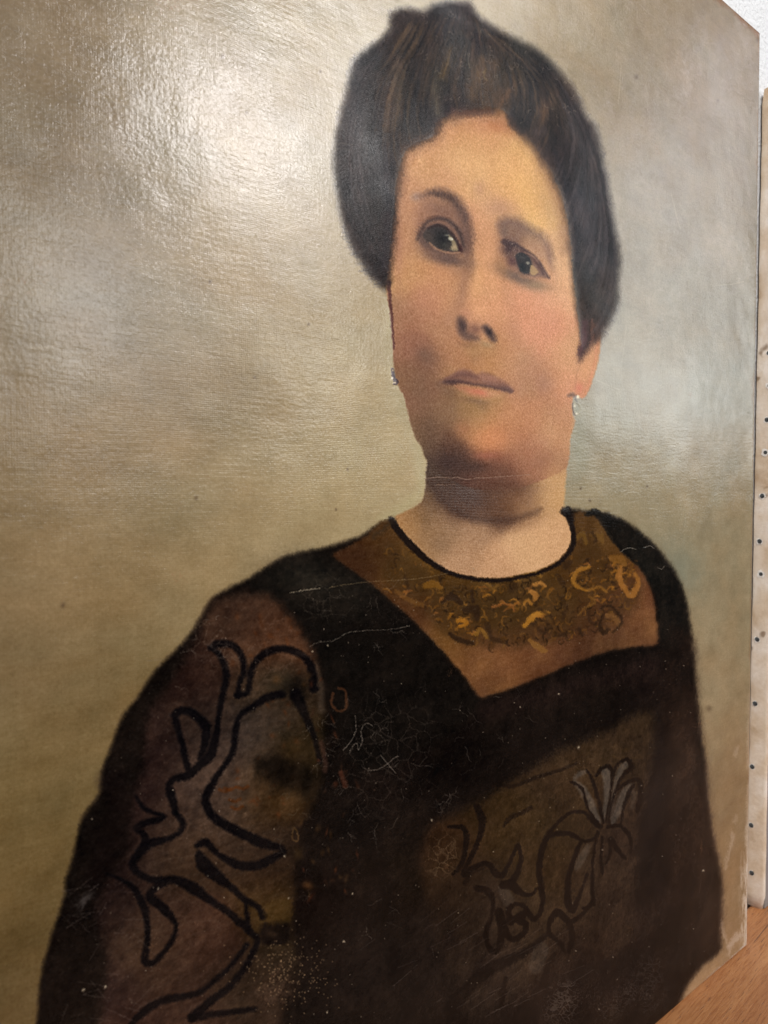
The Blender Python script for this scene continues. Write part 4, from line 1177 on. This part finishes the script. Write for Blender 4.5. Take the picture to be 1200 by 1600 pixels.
# dragged, broken pick-up of the paint by the weave: no edge stays perfectly smooth
g1 = rng.uniform(-1, 1, (NY, NX)).astype(np.float32)
g2 = rng.uniform(-1, 1, (NY, NX)).astype(np.float32)
di = np.clip(np.arange(NX)[None, :] + (g1 * 0.8 + NF * 0.9 + NA * .6).astype(int), 0, NX - 1)
dj = np.clip(np.arange(NY)[:, None] + (g2 * 0.8 + vnoise(0.0008, 0.0008, 91) * 0.9 + NB * .6).astype(int), 0, NY - 1)
RGB = RGB[dj, di]
spk = (g1 * g2 * 4 + vnoise(0.0011, 0.0005, 92) * 2.5 + vnoise(0.0005, 0.0011, 93) * 2.0) * (0.35 + RGB.mean(2) / 160)
RGB += spk[..., None]
soft = (np.roll(RGB, 2, 0) + np.roll(RGB, -2, 0) + np.roll(RGB, 2, 1) + np.roll(RGB, -2, 1) + RGB) / 5
RGB += (RGB - soft) * .7          # firmer edges of the finished strokes
np.clip(RGB, 4, 250, out=RGB)
c01 = RGB / 255.0
GAIN = 1.0
img_px = np.ones((NY, NX, 4), np.float32)
img_px[..., :3] = c01
pic = bpy.data.images.new("portrait_paint_layer", NX, NY, alpha=False, float_buffer=False)
pic.pixels.foreach_set(np.ascontiguousarray(img_px).ravel())
pic.update()
pic.pack()
HGT = np.clip(HGT * .12 + .5, 0, 1)
hp = np.ones((NY, NX, 4), np.float32)
hp[..., 0] = hp[..., 1] = hp[..., 2] = HGT
# second channel: how glossy the varnish is (dulled in worn, matte passages)
hp[..., 2] = np.clip(.35 + HM * .65 + DM * .1 + NMK * .2, 0, 1)
sheen = np.zeros((NY, NX), np.float32)
for cx, cy, rx, ry in ((575, 210, 45, 90), (600, 290, 30, 50), (925, 310, 30, 90), (720, 30, 40, 30)):
    X, Z = unproject(cx, cy)
    X2, Z2 = unproject(cx + rx, cy + ry)
    sheen = np.maximum(sheen, np.exp(-((XX - X) / (X2 - X)) ** 2 - ((ZZ - Z) / (Z2 - Z)) ** 2))
hp[..., 1] = np.clip( HM * sheen * .12 + .55 + NL * .08 + NG * .07 - HM * .43 - FM * .46 - NMK * .3 - DM * .42, 0, 1)
relief = bpy.data.images.new("portrait_relief_layer", NX, NY, alpha=False, float_buffer=True)
relief.colorspace_settings.name = 'Non-Color'
relief.pixels.foreach_set(np.ascontiguousarray(hp).ravel())
relief.update()
relief.pack()
del img_px, hp, PX, PY

# ------------------------------------------------------------------ materials
# oil paint under old varnish on canvas
m_paint, nt, N, L, bs = new_mat("varnished_oil_paint")
uv = N.new("ShaderNodeUVMap")
uv.uv_map = "UVMap"
tex = N.new("ShaderNodeTexImage")
tex.image = pic
tex.interpolation = 'Linear'
tex.extension = 'EXTEND'
rel = N.new("ShaderNodeTexImage")
rel.image = relief
rel.extension = 'EXTEND'
L.new(uv.outputs[0], tex.inputs[0])
L.new(uv.outputs[0], rel.inputs[0])
sep = N.new("ShaderNodeSeparateColor")
L.new(rel.outputs[0], sep.inputs[0])
tc = N.new("ShaderNodeTexCoord")
ob = tc.outputs['Object']
L.new(tex.outputs[0], bs.inputs['Base Color'])
# weave: two crossed thread directions, unevenly spaced, drowned here and there by thick paint
warp = noise(nt, ob, 90, 2)
thx = N.new("ShaderNodeTexWave")
thx.wave_type, thx.bands_direction = 'BANDS', 'X'
thx.inputs['Scale'].default_value = 400
thx.inputs['Distortion'].default_value = 2.5
thx.inputs['Detail'].default_value = 2
thx.inputs['Detail Scale'].default_value = 1.2
L.new(ob, thx.inputs['Vector'])
thz = N.new("ShaderNodeTexWave")
thz.wave_type, thz.bands_direction = 'BANDS', 'Z'
thz.inputs['Scale'].default_value = 430
thz.inputs['Distortion'].default_value = 2.5
thz.inputs['Detail'].default_value = 2
thz.inputs['Detail Scale'].default_value = 1.2
L.new(ob, thz.inputs['Vector'])
wv = mathn(nt, 'MULTIPLY_ADD', thx.outputs['Fac'], 0.7, mathn(nt, 'MULTIPLY', thz.outputs['Fac'], 1.0))
wmask = ramp(nt, noise(nt, ob, 14, 3), [(0.35, 0.15), (0.62, 1.0)])
wv = mathn(nt, 'MULTIPLY', mathn(nt, 'MULTIPLY', wv, wmask), sep.outputs[2])
grit = noise(nt, ob, 760, 3, .6)
brush = noise(nt, mapping(nt, ob, (60, 60, 420), rot=(0, math.radians(9), 0)), 1.0, 4, .6, .3)
brush2 = noise(nt, mapping(nt, ob, (420, 60, 70), rot=(0, math.radians(-14), 0)), 1.0, 4, .6, .3)
bmix = N.new("ShaderNodeMix")
bmix.data_type = 'FLOAT'
L.new(ramp(nt, noise(nt, ob, 7, 2), [(0.46, 0.0), (0.56, 1.0)]), bmix.inputs[0])
L.new(brush, bmix.inputs[2])
L.new(brush2, bmix.inputs[3])
n1 = bump(nt, noise(nt, ob, 14.0, 3, .55), 0.0014, 1.0)                       # slack, rippled canvas
n2 = bump(nt, bmix.outputs[0], 0.000028, 1.0, n1)
n3 = bump(nt, sep.outputs[0], 0.00042, 1.0, n2)
n4 = bump(nt, wv, 0.00006, 1.0, n3)
n5 = bump(nt, grit, 0.00009, 1.0, n4)
L.new(n5, bs.inputs['Normal'])
L.new(ramp(nt, sep.outputs[1], [(0.15, 0.15), (0.5, 0.11), (0.9, 0.09)]), bs.inputs['Roughness'])
L.new(ramp(nt, sep.outputs[1], [(0.1, 0.06), (0.3, 0.16), (0.5, 0.55), (0.9, 0.85)]), bs.inputs['Specular IOR Level'])

# raw linen / primed canvas of the turned edge
m_edge, nt, N, L, bs = new_mat("yellowed_primed_canvas")
tc = N.new("ShaderNodeTexCoord")
ob = tc.outputs['Object']
big = noise(nt, ob, 26, 5, .6)
fine = noise(nt, mapping(nt, ob, (1, 1, .35)), 240, 3)
mx = N.new("ShaderNodeMix")
mx.data_type = 'RGBA'
L.new(ramp(nt, fine, [(0.3, 0.0), (0.7, 0.5)]), mx.inputs[0])
L.new(ramp(nt, big, [(0.30, (.42, .28, .16)), (0.40, (.62, .49, .36)), (0.5, (.72, .62, .52)), (0.62, (.82, .76, .70)), (.8, (.70, .58, .44))]), mx.inputs[6])
mx.inputs[7].default_value = (.58, .47, .36, 1)
spots = ramp(nt, noise(nt, ob, 70, 2, .5), [(0.68, 0.0), (0.74, 0.8)])
mx2 = N.new("ShaderNodeMix")
mx2.data_type = 'RGBA'
L.new(spots, mx2.inputs[0])
L.new(mx.outputs[2], mx2.inputs[6])
mx2.inputs[7].default_value = (.20, .12, .06, 1)
L.new(mx2.outputs[2], bs.inputs['Base Color'])
bs.inputs['Roughness'].default_value = .75
L.new(bump(nt, noise(nt, ob, 420, 3), 0.0004, .8, bump(nt, noise(nt, ob, 60, 3), 0.001, .6)), bs.inputs['Normal'])

m_grey, nt, N, L, bs = new_mat("grey_painted_canvas")
tc = N.new("ShaderNodeTexCoord")
L.new(ramp(nt, noise(nt, tc.outputs['Object'], 12, 4), [(.3, (.16, .15, .15)), (.7, (.27, .25, .24))]), bs.inputs['Base Color'])
bs.inputs['Roughness'].default_value = .5

m_tack, nt, N, L, bs = new_mat("dark_tack_steel")
tc = N.new("ShaderNodeTexCoord")
L.new(ramp(nt, noise(nt, tc.outputs['Object'], 900, 2), [(.35, (.03, .033, .036)), (.7, (.10, .11, .11))]), bs.inputs['Base Color'])
bs.inputs['Metallic'].default_value = .5
bs.inputs['Roughness'].default_value = .5

m_rust, nt, N, L, bs = new_mat("rust_stained_hole")
tc = N.new("ShaderNodeTexCoord")
L.new(ramp(nt, noise(nt, tc.outputs['Object'], 700, 3), [(.35, (.10, .05, .025)), (.7, (.34, .21, .12))]), bs.inputs['Base Color'])
bs.inputs['Roughness'].default_value = .85

m_chip, nt, N, L, bs = new_mat("chipped_white_priming")
tc = N.new("ShaderNodeTexCoord")
L.new(ramp(nt, noise(nt, tc.outputs['Object'], 500, 3), [(.3, (.62, .57, .52)), (.6, (.82, .79, .75))]), bs.inputs['Base Color'])
bs.inputs['Roughness'].default_value = .8

m_pine, nt, N, L, bs = new_mat("old_pine_stretcher")
tc = N.new("ShaderNodeTexCoord")
L.new(ramp(nt, noise(nt, mapping(nt, tc.outputs['Object'], (1, 1, .1)), 80, 4), [(.3, (.36, .23, .12)), (.7, (.50, .34, .20))]), bs.inputs['Base Color'])
bs.inputs['Roughness'].default_value = .7

# textured white wall
m_wall, nt, N, L, bs = new_mat("orange_peel_white_wall")
tc = N.new("ShaderNodeTexCoord")
ob = tc.outputs['Object']
L.new(ramp(nt, noise(nt, ob, 6, 3), [(.3, (.70, .715, .74)), (.7, (.735, .75, .775))]), bs.inputs['Base Color'])
bs.inputs['Roughness'].default_value = .6
L.new(bump(nt, ramp(nt, noise(nt, ob, 330, 3, .5), [(.40, 0.0), (.62, 1.0)]), 0.0006, .8, bump(nt, noise(nt, ob, 40, 2), .002, .5)), bs.inputs['Normal'])

# brown stained oak-like table
m_wood, nt, N, L, bs = new_mat("brown_stained_wood")
tc = N.new("ShaderNodeTexCoord")
ob = mapping(nt, tc.outputs['Object'], rot=(0, 0, math.radians(-4.4)))
gr = noise(nt, mapping(nt, ob, (3.0, 60, 60)), 1.0, 6, .62, .8)
gf = noise(nt, mapping(nt, ob, (60, 700, 700)), 1.0, 4, .65, .2)
blot = noise(nt, ob, 16, 4, .6)
col = ramp(nt, gr, [(.28, (.33, .135, .050)), (.45, (.40, .175, .068)), (.58, (.45, .21, .086)), (.75, (.50, .25, .112))])
mx = N.new("ShaderNodeMix")
mx.data_type = 'RGBA'
mx.blend_type = 'MULTIPLY'
L.new(ramp(nt, gf, [(.40, 1.0), (.52, 0.0)]), mx.inputs[0])
L.new(col, mx.inputs[6])
mx.inputs[7].default_value = (.80, .72, .66, 1)
pores = ramp(nt, noise(nt, mapping(nt, ob, (70, 900, 900), loc=(3, 1, 0)), 1.0, 3, .6, .6), [(.64, 0.0), (.72, 1.0)])
splits = ramp(nt, noise(nt, mapping(nt, ob, (7, 260, 260), loc=(1.3, .2, 0)), 1.0, 2, .45, .5), [(.725, 0.0), (.745, 1.0)])
pores = mathn(nt, 'MAXIMUM', pores, splits)
mx2 = N.new("ShaderNodeMix")
mx2.data_type = 'RGBA'
L.new(mathn(nt, 'MULTIPLY', pores, .75), mx2.inputs[0])
L.new(mx.outputs[2], mx2.inputs[6])
mx2.inputs[7].default_value = (.085, .032, .014, 1)
mx3 = N.new("ShaderNodeMix")
mx3.data_type = 'RGBA'
mx3.blend_type = 'MULTIPLY'
L.new(ramp(nt, blot, [(.35, .5), (.65, 0.0)]), mx3.inputs[0])
L.new(mx2.outputs[2], mx3.inputs[6])
mx3.inputs[7].default_value = (.78, .70, .64, 1)
L.new(mx3.outputs[2], bs.inputs['Base Color'])
bs.inputs['Roughness'].default_value = .42
hb = mathn(nt, 'SUBTRACT', gf, mathn(nt, 'MULTIPLY', pores, .9))
L.new(bump(nt, hb, .0006, .6, bump(nt, gr, .0015, .3)), bs.inputs['Normal'])

# ------------------------------------------------------------------ wall and table
WALL_Y = 0.028
bm = bmesh.new()
box_bm(bm, -2.2, 2.6, WALL_Y, WALL_Y + .12, -.75, 2.4)
link("wall", to_mesh(bm, "wall"), m_wall, kind='structure')
m_floor, nt, N, L, bs = new_mat("dark_grey_carpet")
tc = N.new("ShaderNodeTexCoord")
L.new(ramp(nt, noise(nt, tc.outputs['Object'], 160, 4), [(.3, (.018, .018, .020)), (.7, (.045, .044, .046))]), bs.inputs['Base Color'])
bs.inputs['Roughness'].default_value = .95
bm = bmesh.new()
box_bm(bm, -2.2, 6.0, -2.4, WALL_Y + .12, -.80, -.7505)
link("floor", to_mesh(bm, "floor"), m_floor, kind='structure')

table = bpy.data.objects.new("wooden_table", None)
scene.collection.objects.link(table)
table.location = (0, -.36, -.75)
table['label'] = "brown stained wooden table whose grained top shows under the portrait at lower right"
table['category'] = "table"
TB, TX = -.75, -.36


def tpart(name, bm, mat, smooth=False):
    o = link(name, to_mesh(bm, name, smooth), mat, table)
    o.matrix_parent_inverse = Matrix.Translation((0, .36, .75))
    return o


# the top, with one long drying split that opens along the grain
bm = bmesh.new()
box_bm(bm, -1.2, 1.1, -.26, WALL_Y - .004, -.028, 0.0, .003)
tpart("table_top", bm, m_wood)
bm = bmesh.new()
for y0, y1 in ((-.25, -.23), (-.04, -.02)):
    box_bm(bm, -1.12, 1.02, y0, y1, -.11, -.0285)
for x0, x1 in ((-1.13, -1.11), (1.01, 1.03)):
    box_bm(bm, x0, x1, -.229, -.041, -.11, -.0285)
tpart("apron", bm, m_wood)
for x in (-1.13, .97):
    for y in (-.24, -.09):
        bm = bmesh.new()
        box_bm(bm, x - .005, x + .06, y - .008, y + .055, -.75, -.0295, .004)
        tpart("leg", bm, m_wood)

# ------------------------------------------------------------------ the portrait
TH = 0.022
port = bpy.data.objects.new("portrait_painting", None)
scene.collection.objects.link(port)
port.location = (-W / 2, TH / 2, 0)
port['label'] = "unframed oil portrait of a dark-haired woman in a black lace dress"
port['category'] = "painting"
INV = Matrix.Translation((W / 2, -TH / 2, 0))

# canvas: one skin, front face a fine grid with rounded turn-over edges
me = bpy.data.meshes.new("painted_canvas")
nx, nz = 90, 100
R_ = 0.0022
xs = np.concatenate([[-W], -W + R_ * (1 - np.cos(np.linspace(.3, 1.57, 5))), np.linspace(-W + R_ * 1.2, -R_ * 1.2, nx), -R_ * (1 - np.cos(np.linspace(1.57, .3, 5))), [0]])
zs = np.concatenate([[0], R_ * (1 - np.cos(np.linspace(.3, 1.57, 5))), np.linspace(R_ * 1.2, H - R_ * 1.2, nz), H - R_ * (1 - np.cos(np.linspace(1.57, .3, 5))), [H]])


def edge_drop(d):
    d = max(0.0, min(R_, d))
    return R_ - math.sqrt(max(0, R_ * R_ - (R_ - d) ** 2))


verts, faces = [], []
for z in zs:
    for x in xs:
        y = max(edge_drop(-x), edge_drop(x + W), edge_drop(z), edge_drop(H - z))
        s = min(1, min(-x, x + W, z, H - z) / .05)
        y += s * .0006 * (math.sin(x * 21 + 1) * math.cos(z * 17) + .5 * math.sin(z * 33 + x * 9))
        # hand-cut, slightly wavering border
        wob = .0004 * math.sin(z * 60) + .0003 * math.sin(z * 143 + 1)
        xx = x + (wob if x > -.0001 else 0)
        zz = z + (.0004 * math.sin(x * 71) + .0003 * math.sin(x * 190) if z > H - .0001 else 0)
        verts.append((xx, y, zz))
cols = len(xs)
rows = len(zs)
for j in range(rows - 1):
    for i in range(cols - 1):
        a = j * cols + i
        faces.append((a, a + 1, a + cols + 1, a + cols))
# turned-over sides
border = [i for i in range(cols)] + [j * cols + cols - 1 for j in range(1, rows)] + [(rows - 1) * cols + i for i in range(cols - 2, -1, -1)] + [j * cols for j in range(rows - 2, 0, -1)]
base = len(verts)
for b in border:
    x, y, z = verts[b]
    verts.append((x, TH, z))
nb = len(border)
for k in range(nb):
    faces.append((border[k], base + k, base + (k + 1) % nb, border[(k + 1) % nb]))
me.from_pydata(verts, [], faces)
uvl = me.uv_layers.new(name="UVMap")
for p in me.polygons:
    p.use_smooth = True
    for li in p.loop_indices:
        v = me.vertices[me.loops[li].vertex_index].co
        uvl.data[li].uv = ((v.x + W) / W, v.z / H)
me.update()
cv = link("painted_canvas", me, m_paint, port)
me.materials.append(m_edge)
for p in me.polygons[(rows - 1) * (cols - 1):]:
    p.material_index = 1
cv.matrix_parent_inverse = INV

for (x0, x1, z0, z1) in ((-W + .002, -W + .05, .002, H - .002), (-.05, -.002, .002, H - .002), (-W + .051, -.051, .002, .05), (-W + .051, -.051, H - .05, H - .002)):
    bm = bmesh.new()
    box_bm(bm, x0, x1, .005, TH - .001, z0, z1, .0015)
    o = link("stretcher_bar", to_mesh(bm, "stretcher_bar"), m_pine, port)
    o.matrix_parent_inverse = INV

# ------------------------------------------------------------------ second canvas at the right, seen by its tacked edge
SX, SY0, SY1, SH, SW = 0.0572, WALL_Y - .0015, 0.0128, 0.652, 0.5
second = bpy.data.objects.new("stretched_canvas", None)
scene.collection.objects.link(second)
second.location = (SX, SY0, 0)
second['label'] = "stretched canvas at the far right showing its yellowed side edge studded with dark tacks"
second['category'] = "canvas"
INV2 = Matrix.Translation((-SX, -SY0, 0))
LEAN = 0.0082        # the top stands off a little further to the right than the foot


def on_side(z):
    return SX + LEAN * z / SH


bm = bmesh.new()
n = 60
ring = []
for j in range(n + 1):
    z = SH * j / n
    e = min(z, SH - z)
    r = .003
    dr = 0 if e > r else r - math.sqrt(max(0, r * r - (r - e) ** 2))
    w = .00035 * math.sin(j * 1.7) + .0002 * math.sin(j * .6)
    x = on_side(z) + w
    y0, y1 = SY0 - dr * .4, SY1 + dr * .6
    ring.append([bm.verts.new((x + .0004, y0, z)), bm.verts.new((x + .0001, y0 - .0006, z)), bm.verts.new((x, y0 - .002, z)),
                 bm.verts.new((x - .0003, (y0 + y1) / 2, z)), bm.verts.new((x, y1 + .002, z)), bm.verts.new((x + .0006, y1 + .0006, z)), bm.verts.new((x + .0025, y1, z))])
for j in range(n):
    for k in range(6):
        bm.faces.new((ring[j][k], ring[j][k + 1], ring[j + 1][k + 1], ring[j + 1][k]))
bm.faces.new(ring[0][::-1])
bm.faces.new(ring[-1])
bmesh.ops.recalc_face_normals(bm, faces=bm.faces)
o = link("turned_edge", to_mesh(bm, "turned_edge", True), m_edge, second)
o.matrix_parent_inverse = INV2
bm = bmesh.new()
box_bm(bm, SX + .0026, SX + SW, SY1 + .0002, SY1 + .0022, .0005, SH - .0005, .0006)
for v in bm.verts:
    v.co.x += LEAN * v.co.z / SH
o = link("painted_front", to_mesh(bm, "painted_front"), m_grey, second)
o.matrix_parent_inverse = INV2
for (x0, x1, z0, z1) in ((SX + .004, SX + .05, .002, SH - .002), (SX + SW - .05, SX + SW - .002, .002, SH - .002), (SX + .051, SX + SW - .051, .002, .05), (SX + .051, SX + SW - .051, SH - .05, SH - .002)):
    bm = bmesh.new()
    box_bm(bm, x0, x1, SY1 + .0024, SY0 - .0005, z0, z1)
    for v in bm.verts:
        v.co.x += LEAN * v.co.z / SH
    o = link("stretcher_bar", to_mesh(bm, "stretcher_bar"), m_pine, second)
    o.matrix_parent_inverse = INV2


def side_point(px, py):
    """where a sight line meets the side face x = SX of the second canvas"""
    r = FWD + RIGHT * (px - 600) / FPX - UP * (py - 800) / FPX
    t = (SX + .003 - CAM[0]) / r[0]
    return CAM[1] + r[1] * t, CAM[2] + r[2] * t


# tack head: a low dome on the side face
bm = bmesh.new()
rr = [(0, -.0007), (.0012, -.00055), (.0019, -.0002), (.0020, .0002)]
segs = 12
c = bm.verts.new((rr[0][1], 0, 0))
prev = None
for r, x in rr[1:]:
    cur = [bm.verts.new((x, r * math.cos(2 * math.pi * k / segs), r * math.sin(2 * math.pi * k / segs))) for k in range(segs)]
    for k in range(segs):
        if prev is None:
            bm.faces.new((c, cur[k], cur[(k + 1) % segs]))
        else:
            bm.faces.new((prev[k], prev[(k + 1) % segs], cur[(k + 1) % segs], cur[k]))
    prev = cur
bmesh.ops.recalc_face_normals(bm, faces=bm.faces)
tack_me = to_mesh(bm, "tack", True)
tack_me.materials.append(m_tack)
bm = bmesh.new()
c = bm.verts.new((0, 0, 0))
cur = [bm.verts.new((.0001, .0031 * (1 + .2 * math.sin(k * 2.1)) * math.cos(2 * math.pi * k / 14), .0031 * (1 + .2 * math.cos(k * 1.3)) * math.sin(2 * math.pi * k / 14))) for k in range(14)]
for k in range(14):
    bm.faces.new((c, cur[k], cur[(k + 1) % 14]))
bmesh.ops.recalc_face_normals(bm, faces=bm.faces)
chip_me = to_mesh(bm, "paint_chip")
chip_me.materials.append(m_chip)
TACKS = [(1200, 551, 0), (1201, 602, 1), (1197, 656, 0), (1195, 707, 1), (1190.5, 775, 0), (1186.5, 846, 0), (1189, 897, 1), (1183.5, 999, 0), (1181, 1099, 0),
         (1177, 1197, 0), (1176, 1288, 0), (1177, 1362, 0), (1203, 430, 0), (1206, 330, 0), (1208, 230, 0)]
for i, (px, py, chip) in enumerate(TACKS):
    y, z = side_point(px, py)
    y = min(max(y, SY1 + .0022), SY0 - .0022)
    t = bpy.data.objects.new("tack", tack_me)
    scene.collection.objects.link(t)
    t.parent = second
    t.matrix_parent_inverse = INV2
    t.location = (on_side(z) - .0004, y, z)
    s = .82 if chip else 1.0
    t.scale = (1, s, s)
    t.rotation_euler = (random.uniform(0, 3), random.uniform(-.08, .08), random.uniform(-.1, .1))
    k = bpy.data.objects.new("paint_chip", chip_me)
    scene.collection.objects.link(k)
    k.parent = second
    k.matrix_parent_inverse = INV2
    k.location = (on_side(z) - .0006, y, z)
    k.rotation_euler = (random.uniform(0, 3), 0, 0)
    q = 1.0 if chip else random.uniform(.7, .85)
    k.scale = (1, q, q)
